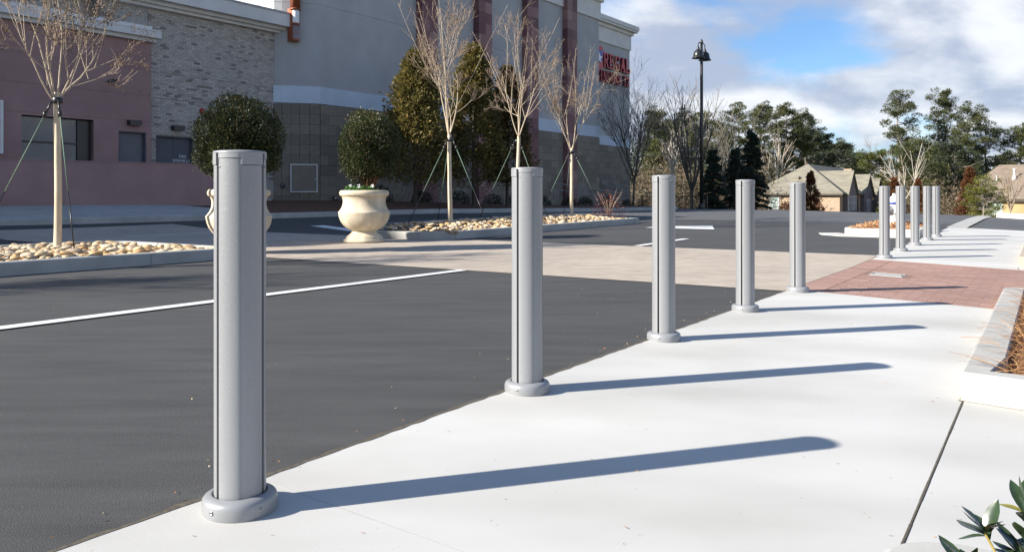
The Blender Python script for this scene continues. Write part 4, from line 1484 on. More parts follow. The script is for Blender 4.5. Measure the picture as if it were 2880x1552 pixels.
def bare_tree(o, seed, H, fork, r, mains=5, spread=(18, 40), levels=3, kids=(3, 4, 4, 3), up=.09, lens=(.52, .55, .5, .5), minr=.0022,
              bark='bark_pale', twig='twig_pale', seeds=0, n=7, trunk_name='trunk', thick=1.0, leader=False, mainlen=.78, angs=(16, 42), kidr=(.5, .72), shoots=0, wob=.055, limb=None):
    rr = random.Random(seed)
    tr = MB()
    pts, rad = bough(tr, rr, (0, 0, -.05), (rr.gauss(0, .012), rr.gauss(0, .012), 1), fork + .05, r, r * .78, 7, 0.0, .012, 10)
    tr.build(trunk_name, bark, o)
    big, fine, ends, starts = MB(), MB(), [], []
    top, dv = pts[-1], (pts[-1] - pts[-2]).normalized()

    def rec(p, d, L_, r0, lv):
        r1 = max(minr, r0 * (.5 if lv < levels else .35))
        if lv == 1:
            starts.append((Vector(p), Vector(d)))
        q, ra = bough(big if lv < 2 else fine, rr, p, d, L_, r0, r1, 6 if lv < 2 else 4, up, wob if lv < 2 else .09, n if lv < 1 else (5 if lv < 2 else 3))
        if lv >= levels:
            ends.append((q[-1], (q[-1] - q[-2]).normalized()))
            return
        for j in range(kids[min(lv, len(kids) - 1)]):
            k = rr.uniform(.28, .98)
            pp, dd = along(q, k)
            rk = (r0 + (r1 - r0) * k)
            rec(pp, off_dir(rr, dd, R(rr.uniform(*angs))), L_ * lens[min(lv, len(lens) - 1)] * rr.uniform(.7, 1.25), max(minr, rk * rr.uniform(*kidr)), lv + 1)
        ends.append((q[-1], (q[-1] - q[-2]).normalized()))
    Lm = (H - fork) * mainlen
    for i in range(mains):
        a = 6.283 * i / mains + rr.uniform(-.4, .4)
        tl_ = R(rr.uniform(*spread))
        if leader and i == 0:
            tl_ = R(3)
        d = Vector((math.cos(a) * math.sin(tl_), math.sin(a) * math.sin(tl_), math.cos(tl_)))
        pp = top - dv * rr.uniform(0, .25 if not leader else fork * .0 + .5)
        rec(pp, d, Lm * rr.uniform(.8, 1.12), r * rr.uniform(.42, .62) * thick, 0)
    for p, d in starts if shoots else ():               # long thin upright shoots off the main limbs
        for _ in range(shoots):
            sd = off_dir(rr, (d + Vector((0, 0, 1.1))).normalized(), R(rr.uniform(3, 16)))
            q, _r = bough(big, rr, p + d * rr.uniform(-.25, .25), sd, (H - p.z) * rr.uniform(.55, 1.02), r * rr.uniform(.07, .13), minr, 6, .05, .045, 4)
            for k in range(5):
                pp, dd = along(q, rr.uniform(.45, 1.0))
                q2, _r = bough(fine, rr, pp, off_dir(rr, dd, R(rr.uniform(18, 50))), rr.uniform(.15, .5), minr * 1.2, minr * .8, 3, .06, .08, 3)
                ends.append((q2[-1], (q2[-1] - q2[-2]).normalized()))
    big.build('branches', limb or bark, o)
    fine.build('twigs', twig, o)
    if seeds:
        rg = np.random.default_rng(seed)
        C = []
        for p, d in ends:
            if rr.random() < seeds:
                for _ in range(rr.randrange(4, 11)):
                    C.append(np.array(p) + np.array(d) * rr.uniform(-.16, .05) + rg.normal(size=3) * .035)
        C = np.array(C)
        stuff(leaves('seed_pods', 'seed', C, rand_dirs(rg, len(C)), .026, .022, rg, o))
    return ends


def staking(o, rad=1.05, h=2.0, turn=0.0, bed_z=0.0, headings=None):
    """Tree collar with three webbing straps down to steel pegs."""
    mb = MB(); mb.lathe([(.062, h - .05), (.07, h - .045), (.07, h + .035), (.062, h + .04)], 14); mb.build('tree_collar', 'black_metal', o)
    for k in range(3):
        a = R(headings[k]) if headings else turn + k * 2.0944
        c, s = math.cos(a), math.sin(a)
        top = Vector((c * .065, s * .065, h)); foot = Vector((c * rad, s * rad, bed_z - .03))
        m1 = top.lerp(foot, .10); m2 = top.lerp(foot, .62)
        mb = MB(); mb.tube([m1, m2], [.008, .009], 5); st = mb.build('strap', 'strap_green', o)
        mb = MB(); mb.tube([top, m1], .017, 6); mb.lathe([(.022, -.05), (.03, 0), (.022, .05)], 8, tuple(m1)); mb.build('buckle', 'black_metal', st)
        mb = MB(); mb.tube([m2, foot], .009, 6); mb.build('peg', 'black_metal', o)


def crape(t, w, dz, label, seed, H=5.8, fork=2.12, r=.058, group='staked bare trees in the rock islands', heads=(-42, 95, 196), mains=5, spread=(14, 40), thick=.72, kids=(3, 3, 4, 3)):
    o = thing('crape_myrtle_tree', label, 'tree', G(t, w, dz), 0, group)
    bare_tree(o, seed, H, fork, r, mains=mains, spread=spread, levels=4, kids=kids, up=.07, lens=(.66, .58, .52, .5), seeds=.35, mainlen=.46, angs=(14, 50), kidr=(.34, .6), thick=thick * .82, minr=.0032, twig='twig_rust', shoots=1, wob=.085, limb='branch_tan')
    staking(o, h=fork - .12, headings=heads)
    return o


crape(6.05, 12.25, .20, 'staked bare tree nearest the left edge, in the left rock island', 41, H=5.0, fork=2.28, r=.056, heads=(-49, 119, 200), mains=6, spread=(16, 48), kids=(4, 3, 4, 3))
crape(15.0, 11.9, .27, 'staked bare tree just right of the clear standing urn', 42, H=5.7, fork=2.1, heads=(-30, 112, 205), spread=(6, 38))
crape(17.9, 11.9, .27, 'staked bare tree rising behind the second bollard', 46, H=5.8, fork=2.2, heads=(-40, 80, 190), mains=4, spread=(5, 30))
crape(20.85, 11.9, .27, 'staked bare tree at the far end of the far rock island', 44, H=5.4, fork=2.0, heads=(-25, 100, 200), mains=4, spread=(6, 28))
crape(2.5, 12.2, .2, 'staked bare tree just beyond the left edge, seen by its shadow', 45, H=5.4, fork=2.1, mains=8, thick=1.05)
crape(-1.1, 12.2, .2, 'staked bare tree well beyond the left edge, seen by its shadow', 43, H=5.4, fork=2.1, mains=8, thick=1.05)


def BL_(x, y, z=0):
    c, s = math.cos(BROT), math.sin(BROT)
    return (C0[0] + x * c - y * s, C0[1] + x * s + y * c, z)


def bed_pos(x, y, dz=.17):
    p = BL_(x, y)
    return (p[0], p[1], gz(p[0], p[1]) + dz)


# grey bare tree in the shade of the cinema end wall
o = thing('bare_tree', 'shaded fine twigged bare tree in front of the cinema sign wall', 'tree', bed_pos(26.2, -1.7), 0)
bare_tree(o, 51, 8.3, 2.2, .085, mains=11, spread=(10, 34), levels=3, kids=(6, 5, 4), up=.045, lens=(.5, .45, .45), minr=.005, bark='bark_dark', twig='bark_dark', leader=True)
staking(o, h=2.05, rad=1.3)
# pale bare tree past the corner
o = thing('bare_tree', 'pale sunlit bare tree leaning past the cinema corner', 'tree', bed_pos(40.5, 6.5, 0), 0)
bare_tree(o, 52, 11.5, 2.5, .13, mains=7, spread=(14, 46), levels=3, kids=(5, 4, 4), up=.04, lens=(.5, .45, .45), minr=.008, bark='bark_grey', twig='twig_pale', leader=True)


def cone_tree(o, seed, H, rad, z0, n, m, ln, wd, droop=-.1, trunk='bark_dark', r=.08, power=.85, lumpy=.22, tmean=.45):
    """Dense evergreen of many small sprays set in clumps on a tapering crown."""
    rg = np.random.default_rng(seed)
    mb = MB(); mb.tube([(0, 0, -.05), (0, 0, H * .5), (0, 0, H * .93)], [r, r * .6, r * .15], 8); mb.build('trunk', trunk, o)
    nc = max(60, n // 45)
    kz = rg.random(nc) ** .8
    prof = np.clip((1 - kz) ** power, .05, 1) * np.clip(kz * 9 + .45, 0, 1)
    a = rg.uniform(0, 6.283, nc)
    rr_ = rad * prof * (1 - .5 * rg.random(nc) ** 2) * (1 + rg.uniform(-lumpy, lumpy, nc))
    CC = np.stack([np.cos(a) * rr_, np.sin(a) * rr_, z0 + kz * (H - z0)], 1)
    idx = rg.integers(0, nc, n)
    sp = np.maximum(.10, rad * .26 * (1 - kz[idx] * .6))
    C = CC[idx] + rg.normal(size=(n, 3)) * sp[:, None] * np.array([.55, .55, .6])
    out = np.stack([np.cos(a[idx]), np.sin(a[idx]), np.full(n, droop)], 1)
    D = out + rand_dirs(rg, n) * .7
    tint = np.clip(rg.normal(tmean, .2, n) + (rg.random(nc)[idx] - .5) * .45, 0, 1)
    leaves('foliage', m, C, D, rg.uniform(.7, 1.3, n) * ln, rg.uniform(.7, 1.3, n) * wd, rg, o, tint)


for x, y, H, rad, lab, sd, mm, nn in ((1.25, -4.5, 6.3, 1.5, 'olive evergreen tree with sunlit top nearest the cinema corner', 61, 'leaf_cypress', 20000),
                                      (4.5, -5.0, 7.1, 1.4, 'tallest olive evergreen tree between the red pilasters', 62, 'leaf_cypress', 20000),
                                      (6.2, -5.6, 6.3, 1.1, 'browned evergreen tree behind the second bare tree', 63, 'leaf_cypress_brown', 15000)):
    o = thing('evergreen_tree', lab, 'tree', bed_pos(x, y), 0, 'evergreens along the cinema wall')
    cone_tree(o, sd, H, rad, 1.1, nn, mm, .17, .075, droop=.55, power=.62, lumpy=.3)
    staking(o, h=1.7, rad=1.0, turn=sd)


def low_shrub(name, loc, seed, rx, h, m, label, n=1300, ln=.07, wd=.03, group=None, open_=False):
    rg = np.random.default_rng(seed)
    o = thing(name, label, 'shrub', loc, 0, group)
    d = rand_dirs(rg, n); d[:, 2] = np.abs(d[:, 2])
    k = rg.random(n) ** (.5 if open_ else .3)
    C = d * k[:, None] * np.array([rx, rx, h])
    leaves('foliage', m, C, d + rand_dirs(rg, n) * .8, ln, wd, rg, o)
    mb = MB(); rr = random.Random(seed)
    for i in range(14):
        a = rr.uniform(0, 6.28)
        mb.tube([(0, 0, -.03), (math.cos(a) * rx * .4, math.sin(a) * rx * .4, h * .5), (math.cos(a) * rx * .8, math.sin(a) * rx * .8, h * rr.uniform(.6, 1))], [.008, .006, .003], 4)
    mb.build('stems', 'twig_rust', o)
    return o


low_shrub('nandina_shrub', G(21.4, 10.95, .25), 71, .55, .78, 'leaf_nandina', 'open reddish shrub at the far end of the far rock island', 420, .06, .022, open_=True)
rr = random.Random(72)
names = ['first', 'second', 'third', 'fourth', 'fifth', 'sixth', 'seventh', 'eighth', 'ninth', 'tenth', 'eleventh', 'twelfth']
for i in range(12):
    x = 2.2 + i * 2.55
    low_shrub('bed_shrub', bed_pos(x, -1.5 - .5 * rr.random()), 80 + i, rr.uniform(.4, .6), rr.uniform(.45, .75), 'leaf_bed',
              f'{names[i]} low dark shrub from the left along the cinema wall', 700, .10, .045, 'low shrubs along the cinema wall')


# ================================================================== STREET FURNITURE
# lamp post with two bell lamps
LP = (11.95, 50.2)
lz = gz(*LP)
o = thing('lamp_post', 'tall black lamp post with two bell shaped lamps', 'lamp post', (LP[0], LP[1], lz), 0)
mb = MB(); mb.lathe([(.19, -.1), (.19, .35), (.16, .42), (.14, .5)], 16); mb.build('base', 'black_metal', o)
mb = MB(); mb.lathe([(.115, .45), (.105, 5), (.09, 9.5), (.075, 10.55), (.10, 10.6), (.10, 10.68), (.05, 10.78), (0, 10.86)], 16); mb.build('pole', 'black_metal', o)
for s_ in (-1, 1):
    ax, ay = s_ * .3, s_ * .38
    lm = link('bell_lamp', None, o)
    mb = MB()
    mb.lathe([(.40, 9.56), (.41, 9.58), (.33, 9.63), (.30, 9.78), (.265, 9.95), (.19, 10.05), (.11, 10.1), (.085, 10.16), (.10, 10.2), (.06, 10.26), (.035, 10.3), (0, 10.31)], 22, (ax, ay, 0))
    mb.build('shade', 'black_metal', lm)
    mb = MB(); mb.tube([(0, 0, 10.5), (ax * .5, ay * .5, 10.6), (ax, ay, 10.5), (ax, ay, 10.28)], .03, 6); mb.build('arm', 'black_metal', lm)
    mb = MB(); mb.lathe([(0, 9.58), (.12, 9.6), (.2, 9.66)], 16, (ax, ay, 0)); mb.build('lens', 'lamp_glass', lm)

# black railing behind the planting bed
FA, FB = Vector((9.4, 57.5)), Vector((13.2, 54.0))
nseg = 7
o = thing('railing_fence', 'black metal picket railing between the cinema corner and lamp post', 'fence', (FA.x, FA.y, gz(FA.x, FA.y)), math.atan2(FB.y - FA.y, FB.x - FA.x))
FL = (FB - FA).length
for k in range(3):
    x = FL * k / 2
    mb = MB(); mb.box(x - .04, x + .04, -.04, .04, -.1, 1.3); mb.build('post', 'black_metal', o)
for z in (.15, 1.18):
    mb = MB(); mb.box(.04, FL - .04, -.02, .02, z - .02, z + .02); mb.build('rail', 'black_metal', o)
pm = MB(); pm.box(-.012, .012, -.012, .012, .1, 1.22); pm = pm.mesh('picket', 'black_metal')
for k in range(1, 40):
    link('picket', pm, o, (FL * k / 40, 0, 0))

# fire hydrant in the mulch island
hx = G(19.9, 2.93, .16)
o = thing('fire_hydrant', 'pale grey fire hydrant with a blue ring in the mulch island', 'fire hydrant', hx, R(20))
mb = MB(); mb.lathe([(.15, -.05), (.15, .03), (.115, .04), (.11, .28), (.135, .30), (.135, .345), (.12, .36), (.118, .50)], 20); mb.build('barrel', 'hydrant_grey', o)
mb = MB(); mb.lathe([(.14, .50), (.14, .535)], 20); mb.build('ring', 'hydrant_blue', o)
mb = MB(); mb.lathe([(.115, .535), (.112, .60), (.085, .655), (.05, .68), (.035, .69), (.035, .74), (0, .745)], 20); mb.build('bonnet', 'hydrant_white', o)
for a, r_ in ((180, .085), (90, .06), (270, .06)):
    c, s = math.cos(R(a)), math.sin(R(a))
    mb = MB(); mb.lathe([(r_ * .85, .10), (r_ * .85, .19), (r_ * 1.1, .195), (r_ * 1.1, .25), (r_ * .4, .265), (.03, .265), (.03, .30), (0, .30)], 14, (0, 0, .40), axis=(c, s, 0)); mb.build('nozzle_cap', 'hydrant_white', o)

# mulch chips on the hydrant island
rg = np.random.default_rng(5)
n_ = 5000
tt, ww = rg.uniform(18.4, 20.88, n_), rg.uniform(2.36, 3.58, n_)
C = np.array([G(a, b, .165 + .045 * clip(min(a - 18.4, b - 2.36, 3.58 - b, 20.88 - a) * 3, 0, 1)) for a, b in zip(tt, ww)])
D = rand_dirs(rg, n_) * np.array([1, 1, .5])
stuff(leaves('mulch_chips', 'chip', C, D, rg.uniform(.05, .12, n_), .022, rg), 'orange bark chips covering the hydrant island')

# pine straw in the bed on the right
def straw(n_, t0, t1, w0, w1, dz, seed, spill=0):
    rg = np.random.default_rng(seed)
    tt, ww = rg.uniform(t0, t1, n_), rg.uniform(w0, w1, n_)
    if spill:
        ww[:spill] = rg.uniform(w1, w1 + .07, spill)
    a = rg.uniform(0, 6.283, n_); ln = rg.uniform(.09, .2, n_)
    el = rg.normal(.0, .26, n_)
    V_ = np.empty((n_, 6, 3))
    base = np.array([G(p, q, dz) for p, q in zip(tt, ww)]); base[:, 2] += rg.uniform(0, .05, n_)
    if spill:
        base[:spill, 2] = base[:spill, 2] + .052
        a[:spill] = FRAME + R(90) + rg.normal(0, .35, spill); el[:spill] *= .2
    d = np.stack([np.cos(a) * np.cos(el), np.sin(a) * np.cos(el), np.sin(el)], 1)
    s = np.stack([-np.sin(a), np.cos(a), rg.uniform(-.6, .6, n_)], 1) * rg.uniform(.0008, .0016, n_)[:, None]
    bend = np.stack([-np.sin(a), np.cos(a), np.zeros(n_)], 1) * (rg.normal(0, .03, n_))[:, None]
    for k, f in enumerate((0, .5, 1)):
        p = base + d * (ln * f)[:, None] + bend * (f * f) + np.array([0, 0, .02]) * (f * (1 - f))
        V_[:, 2 * k] = p - s; V_[:, 2 * k + 1] = p + s
    F_ = np.empty((n_, 2, 4), dtype=int)
    i0 = np.arange(n_)[:, None] * 6
    F_[:, 0] = i0 + np.array([0, 1, 3, 2]); F_[:, 1] = i0 + np.array([2, 3, 5, 4])
    t_ = np.repeat(rg.random(n_), 2)
    return link('pine_straw', np_mesh('pine_straw', V_.reshape(-1, 3), F_.reshape(-1, 4), 'straw', t_))


stuff(straw(20000, 4.5, 8.7, -2.0, .19, .115, 7, spill=60), 'brown pine straw filling the kerbed bed at the right edge')
stuff(straw(2500, 13.0, 17.8, -2, .18, .13, 9), 'brown pine straw past the brick paving at the right edge')

# glossy shrub at the bottom right corner
def leaf_shape(L_, W_, curl, seed):
    rr = random.Random(seed)
    mb = MB()
    V_, F_ = [], []
    prof = [(0, .06), (.12, .35), (.3, .82), (.5, 1.0), (.7, .86), (.86, .5), (.95, .2), (1, 0.01)]
    for k, wv in prof:
        z = -curl * L_ * k * k + .02 * L_ * math.sin(k * 6)
        for j, q in ((-1, .10), (-.5, .028), (0, 0), (.5, .028), (1, .10)):
            V_.append((k * L_, j * wv * W_ / 2, z + q * W_ * wv))
    for i in range(len(prof) - 1):
        for j in range(4):
            F_.append((i * 5 + j, (i + 1) * 5 + j, (i + 1) * 5 + j + 1, i * 5 + j + 1))
    mb.add(V_, F_, .5, True)
    return mb


LEAF = [leaf_shape(.064, .026, c, i).mesh('leaf', 'leaf_glossy') for i, c in enumerate((.02, .12, .25, -.08))]
LEAFY = [leaf_shape(.052, .026, c, i).mesh('leaf', 'leaf_yellow') for i, c in enumerate((.1, .2))]
sb = G(1.62, -.06, .08)
o = thing('glossy_shrub', 'dark glossy leaved shrub at the bottom right corner', 'shrub', sb, 0)
rr = random.Random(31)
tips = [((.915, 1.42, .365), (.1, .1, 1)), ((.86, 1.45, .315), (-.5, .2, .7)), ((.80, 1.42, .262), (-.8, 0, .45)), ((.90, 1.37, .29), (-.2, -.5, .7)), ((.97, 1.44, .335), (.5, .2, .8)), ((.955, 1.36, .30), (.3, -.5, .7)),
        ((.87, 1.38, .245), (-.6, -.3, .5)), ((1.0, 1.38, .27), (.6, -.3, .6)), ((.93, 1.46, .27), (0, .6, .6)), ((.76, 1.33, .225), (-.9, -.2, .35)), ((.84, 1.31, .225), (-.4, -.7, .4)), ((1.05, 1.46, .31), (.7, .4, .6)), ((.92, 1.32, .24), (.1, -.8, .4)), ((.81, 1.38, .20), (-.8, .1, .4)), ((.88, 1.34, .21), (-.3, -.5, .6)), ((.96, 1.40, .23), (.2, .1, .9)), ((.99, 1.33, .22), (.5, -.4, .6)), ((.90, 1.42, .22), (-.1, .4, .8)), ((1.04, 1.40, .24), (.7, 0, .6)), ((.94, 1.36, .335), (-.1, -.2, .9))]
for _ in range(14):
    tips.append(((rr.uniform(.80, 1.06), rr.uniform(1.30, 1.45), rr.uniform(.17, .29)), (rr.uniform(-.6, .5), rr.uniform(-.4, .5), rr.uniform(.5, 1))))
for i, (p, d) in enumerate(tips):
    p = Vector(p); d = Vector(d).normalized()
    q = p - Vector(sb)
    mb = MB(); mb.tube([(q.x * .15, q.y * .15, -.02), tuple(q * .55 + Vector((0, 0, .02))), tuple(q)], [.0045, .0032, .002], 6); mb.build('stem', 'stem_green', o)
    nl = 10
    for k in range(nl):
        a = k * 2.4 + rr.uniform(-.3, .3)
        tilt = R(rr.uniform(26, 78)) if k > 1 else R(rr.uniform(6, 20))
        u_ = d.orthogonal().normalized(); v_ = d.cross(u_)
        ld = d * math.cos(tilt) + (u_ * math.cos(a) + v_ * math.sin(a)) * math.sin(tilt)
        rot = ld.to_track_quat('X', 'Z').to_euler()
        yl = i in (4, 5, 7) and k in (2, 5) or (i == 0 and k == 6)
        lf = link('leaf', rr.choice(LEAFY if yl else LEAF), o, q - d * rr.uniform(0, .05) * (k / nl) * 1.2)
        lf.rotation_euler = rot
        s_ = rr.uniform(.75, 1.1); lf.scale = (s_, s_ * rr.uniform(.85, 1.1), s_)


# ================================================================== HOUSES BEYOND THE ROAD
def house_at(name, label, t, w, z):
    return thing(name, label, 'house', P(t, w, z), FRAME)


def roof_faces(mb, quads, th=.12):
    """Sloping roof planes with thickness."""
    for q in quads:
        n_ = len(q)
        mb.add([Vector(p) for p in q] + [Vector(p) - Vector((0, 0, th)) for p in q],
               [tuple(range(n_)), tuple(range(2 * n_ - 1, n_ - 1, -1))] + [(i, n_ + i, n_ + (i + 1) % n_, (i + 1) % n_) for i in range(n_)])


def house_window(parent, x, y, z, w, h, face, glass='glass_green', bars=True):
    """face: 'u' looks back along -x (sunny side), 'v' looks to -y (shaded side)."""
    o = link('window', None, parent, (x, y, z), 0 if face == 'v' else R(-90))
    mb = MB(); mb.box(-w / 2, w / 2, -.05, .02, 0, h); mb.build('pane', glass, o)
    mb = MB()
    for a in ((-w / 2 - .08, -w / 2, -.08, h + .08), (w / 2, w / 2 + .08, -.08, h + .08), (-w / 2, w / 2, -.08, 0), (-w / 2, w / 2, h, h + .08), (-w / 2, w / 2, h / 2 - .03, h / 2 + .03)):
        mb.box(a[0], a[1], -.08, .02, a[2], a[3])
    if bars:
        mb.box(-.02, .02, -.07, .02, 0, h / 2 - .03); mb.box(-.02, .02, -.07, .02, h / 2 + .03, h)
    mb.build('frame', 'trim_white', o)
    return o


# brick house: local x = t (away), local y = w; the sunny gable-less front is the plane x = 0
HZ = -1.25
h1 = house_at('brick_house', 'tan brick house with hipped shingle roof beyond the road, behind the fifth bollard', 95.2, 19.6, HZ)
mb = MB(); mb.box(0, 26, 0, 9.6, -.3, 2.62); mb.build('wall', 'house_brick', h1)
rf = MB()
e = 2.62; ov = .4
ap = (4.6, 4.6, 6.15); ap2 = (24, 4.6, 6.15)
a_, b_, c_, d_ = (-ov, -ov, e), (-ov, 10, e), (26.4, 10, e), (26.4, -ov, e)
roof_faces(rf, [[a_, ap, b_], [b_, ap, ap2, c_], [d_, ap2, ap, a_], [c_, ap2, d_]])
ro = rf.build('roof', 'shingle', h1)
mb = MB(); mb.box(-ov, -ov + .06, -ov, 10, e - .3, e - .125); mb.box(-ov + .061, 26, -ov, -ov + .06, e - .3, e - .125); mb.build('fascia', 'trim_brown', h1)
mb = MB(); mb.lathe([(.10, 0), (.09, .25), (.14, .26), (.14, .34), (0, .36)], 10, (1.9, 4.9, 4.2)); mb.build('roof_vent', 'trim_brown', ro)
for k, (tr_, hw, zr, y0) in enumerate(((4.4, 2.7, 5.25, -.7), (14.7, 2.9, 5.05, -.7), (22.0, 2.4, 4.7, -.7))):
    mb = MB()
    mb.add([(tr_ - hw, y0 + .25, -.3), (tr_ + hw, y0 + .25, -.3), (tr_ + hw, y0 + .25, e), (tr_, y0 + .25, zr - .1), (tr_ - hw, y0 + .25, e), (tr_ - hw, y0 + 4, -.3), (tr_ + hw, y0 + 4, -.3), (tr_ + hw, y0 + 4, e), (tr_, y0 + 4, zr - .1), (tr_ - hw, y0 + 4, e)],
           [(0, 1, 2, 3, 4), (1, 6, 7, 2), (0, 4, 9, 5)])
    g = mb.build('gable', 'house_dark', h1)
    mb = MB()
    roof_faces(mb, [[(tr_, y0, zr), (tr_, 4.4, zr), (tr_ - hw - .3, 4.4, e - .15), (tr_ - hw - .3, y0, e - .15)], [(tr_, 4.4, zr), (tr_, y0, zr), (tr_ + hw + .3, y0, e - .15), (tr_ + hw + .3, 4.4, e - .15)]])
    mb.build('gable_roof', 'shingle', g)
mb = MB(); mb.box(9.2, 9.9, .6, 1.3, 2.7, 5.4); mb.box(9.1, 10.0, .5, 1.4, 5.4, 5.6); mb.build('chimney', 'house_brick', h1)
house_window(h1, 0, 7.3, .75, 1.05, 1.45, 'u')
for x in (2.6, 4.6, 6.2):
    house_window(h1, x, -.45, .7, .8, 1.5, 'v', 'glass')
mb = MB(); mb.box(8.6, 10.4, -.04, .0, -.3, 2.1); mb.build('front_door', 'trim_brown', h1)
gd = link('garage_door', None, h1, (13.3, -.45, -.3))
for k in range(4):
    mb = MB(); mb.box(0, 2.6, -.05, .0, .02 + k * .55, .54 + k * .55); mb.build('door_panel', 'garage_grey', gd)

# tan house at the right edge
h2 = house_at('tan_house', 'tan house with brown shingle roof and white roof vents at the right edge', 98.5, 8.0, -1.75)
mb = MB(); mb.box(0, 14, -19, 0, -.3, 2.55); mb.build('wall', 'house_tan', h2)
rf = MB(); e = 2.55
roof_faces(rf, [[(-.4, .4, e), (-.4, -19.4, e), (5, -15, 6.2), (5, -3.4, 6.2)][::-1], [(-.4, .4, e), (5, -3.4, 6.2), (10.4, .4, e)][::-1], [(10.4, .4, e), (5, -3.4, 6.2), (5, -15, 6.2), (10.4, -19.4, e)][::-1]])
ro = rf.build('roof', 'shingle_brown', h2)
mb = MB(); mb.box(-.4, -.33, -19.4, .4, e - .4, e - .125); mb.build('fascia', 'trim_brown', h2)
for y, x, s_ in ((-3.3, 2.2, .6), (-4.9, 2.6, 1.0), (-8.4, 3.4, 1.5)):
    zb = e + (6.2 - e) * (x + .4) / 5.4
    mb = MB(); mb.lathe([(.26 * s_, -.1), (.14 * s_, .3 * s_), (.09 * s_, .5 * s_), (.09 * s_, .95 * s_), (.15 * s_, .97 * s_), (.15 * s_, 1.08 * s_), (0, 1.1 * s_)], 12, (x, y, zb)); mb.build('roof_vent', 'trim_white', ro)
for y, w_ in ((-3.2, 1.3), (-7.6, 1.9), (-12, 1.6)):
    house_window(h2, 0, y, .75, w_, 1.35, 'u')

# small white house far behind
h3 = house_at('white_house', 'small far white house with grey roof between the last bollard and the brown evergreen', 143, 8.8, -1.6)
mb = MB(); mb.box(0, 8, -6.5, 1.2, -.3, 2.8); mb.build('wall', 'house_white', h3)
rf = MB(); roof_faces(rf, [[(-.4, 1.6, 2.8), (-.4, -6.9, 2.8), (4, -6.9, 5.6), (4, 1.6, 5.6)][::-1], [(4, 1.6, 5.6), (4, -6.9, 5.6), (8.4, -6.9, 2.8), (8.4, 1.6, 2.8)][::-1]]); rf.build('roof', 'shingle_grey', h3)
mb = MB(); mb.box(.8, 3, -2.4, -.6, 3.4, 5.2); dm = mb.build('dormer', 'house_white', h3)
rf = MB(); roof_faces(rf, [[(.5, -1.5, 5.9), (4, -1.5, 5.9), (4, -.3, 5.0), (.5, -.3, 5.0)], [(4, -1.5, 5.9), (.5, -1.5, 5.9), (.5, -2.7, 5.0), (4, -2.7, 5.0)]]); rf.build('dormer_roof', 'shingle_grey', dm)
for y in (0, -2.2, -4.6):
    house_window(h3, 0, y, .9, .9, 1.4, 'u', 'glass', False)

# utility pole
o = thing('utility_pole', 'distant utility pole with a transformer left of the tall pines', 'utility pole', (84.0, 172, -1.3), R(20))
mb = MB(); mb.lathe([(.2, -.3), (.17, 12.4), (.1, 12.5)], 10); mb.build('pole', 'pole_wood', o)
mb = MB(); mb.box(-1.2, 1.2, -.08, .08, 11.3, 11.5); mb.build('cross_arm', 'pole_wood', o)
mb = MB(); mb.lathe([(.3, 9.0), (.32, 9.05), (.32, 9.9), (.28, 10)], 12, (.55, 0, 0)); mb.build('transformer', 'hydrant_grey', o)
for z in (11.55, 10.6):
    mb = MB(); mb.tube([(-60, 12, z - 1.0), (-30, 6, z - 1.3), (0, 0, z), (40, -8, z - 1.2), (90, -18, z - .6)], .04, 4); mb.build('wire', 'black_metal', o)


# ================================================================== TREES BEYOND THE ROAD
def pine(name, label, x, y, H, z0=None, spread=3.2, m='leaf_pine', crown=.5, seed=1, nb=46, per=95, bark='bark_grey', group='pines beyond the road', size=1.0, tilt=0.0):
    z = -1.25 if z0 is None else z0
    o = thing(name, label, 'tree', (x, y, z), 0, group)
    rr = random.Random(seed); rg = np.random.default_rng(seed)
    mb = MB()
    lean = rr.uniform(-.02, .02) + tilt
    mb.tube([(0, 0, -.3), (lean * H * .4, 0, H * .4), (lean * H * .8 + rr.uniform(-.2, .2), .1, H * .75), (lean * H, 0, H * .97)], [.012 * H + .05, .010 * H + .03, .006 * H, .03], 8)
    mb.build('trunk', bark, o)
    br = MB(); C, D, T = [], [], []
    zc0 = H * (1 - crown)
    for i in range(nb):
        k = (i + rr.random()) / nb
        zz = zc0 + (H - zc0) * k ** .9
        a = rr.uniform(0, 6.283)
        shape = math.sin(math.pi * (0.16 + .80 * k)) ** .75
        L_ = spread * shape * rr.uniform(.45, 1.15)
        b = Vector((lean * zz, 0, zz))
        rise = rr.uniform(.0, .5) * L_ * (.5 + k)
        tip = b + Vector((math.cos(a) * L_, math.sin(a) * L_, rise))
        mid = b.lerp(tip, .55) + Vector((0, 0, -.1 * L_))
        br.tube([b, mid, tip], [.02 + .02 * L_, .012 + .012 * L_, .012], 4, cap=False)
        tone = rr.uniform(-.22, .22)
        for q in (.55, .8, 1.0) if L_ > .9 else (.9,):
            c = b.lerp(tip, q) + Vector((rr.gauss(0, .25), rr.gauss(0, .25), rr.gauss(0, .18))) * size
            s = rr.uniform(.38, .72) * size
            nn = int(per * rr.uniform(.6, 1.2))
            g = rand_dirs(rg, nn)
            C.append(np.array(c) + g * rg.random((nn, 1)) ** .5 * np.array([s, s, s * .55]))
            D.append(g + np.array([0, 0, .55]))
            T.append(np.clip(rg.normal(.46 + tone, .17, nn), 0, 1))
    br.build('branches', bark, o)
    C, D, T = np.concatenate(C), np.concatenate(D), np.concatenate(T)
    leaves('crown', m, C, D, rg.uniform(.22, .42, len(C)) * size, rg.uniform(.05, .10, len(C)) * size, rg, o, T)
    return o


F_PX = 28.0 / 36.0


def far(px, d):
    """Bearing in picture widths from the axis to a place d metres away."""
    return (px / F_PX * d, d)


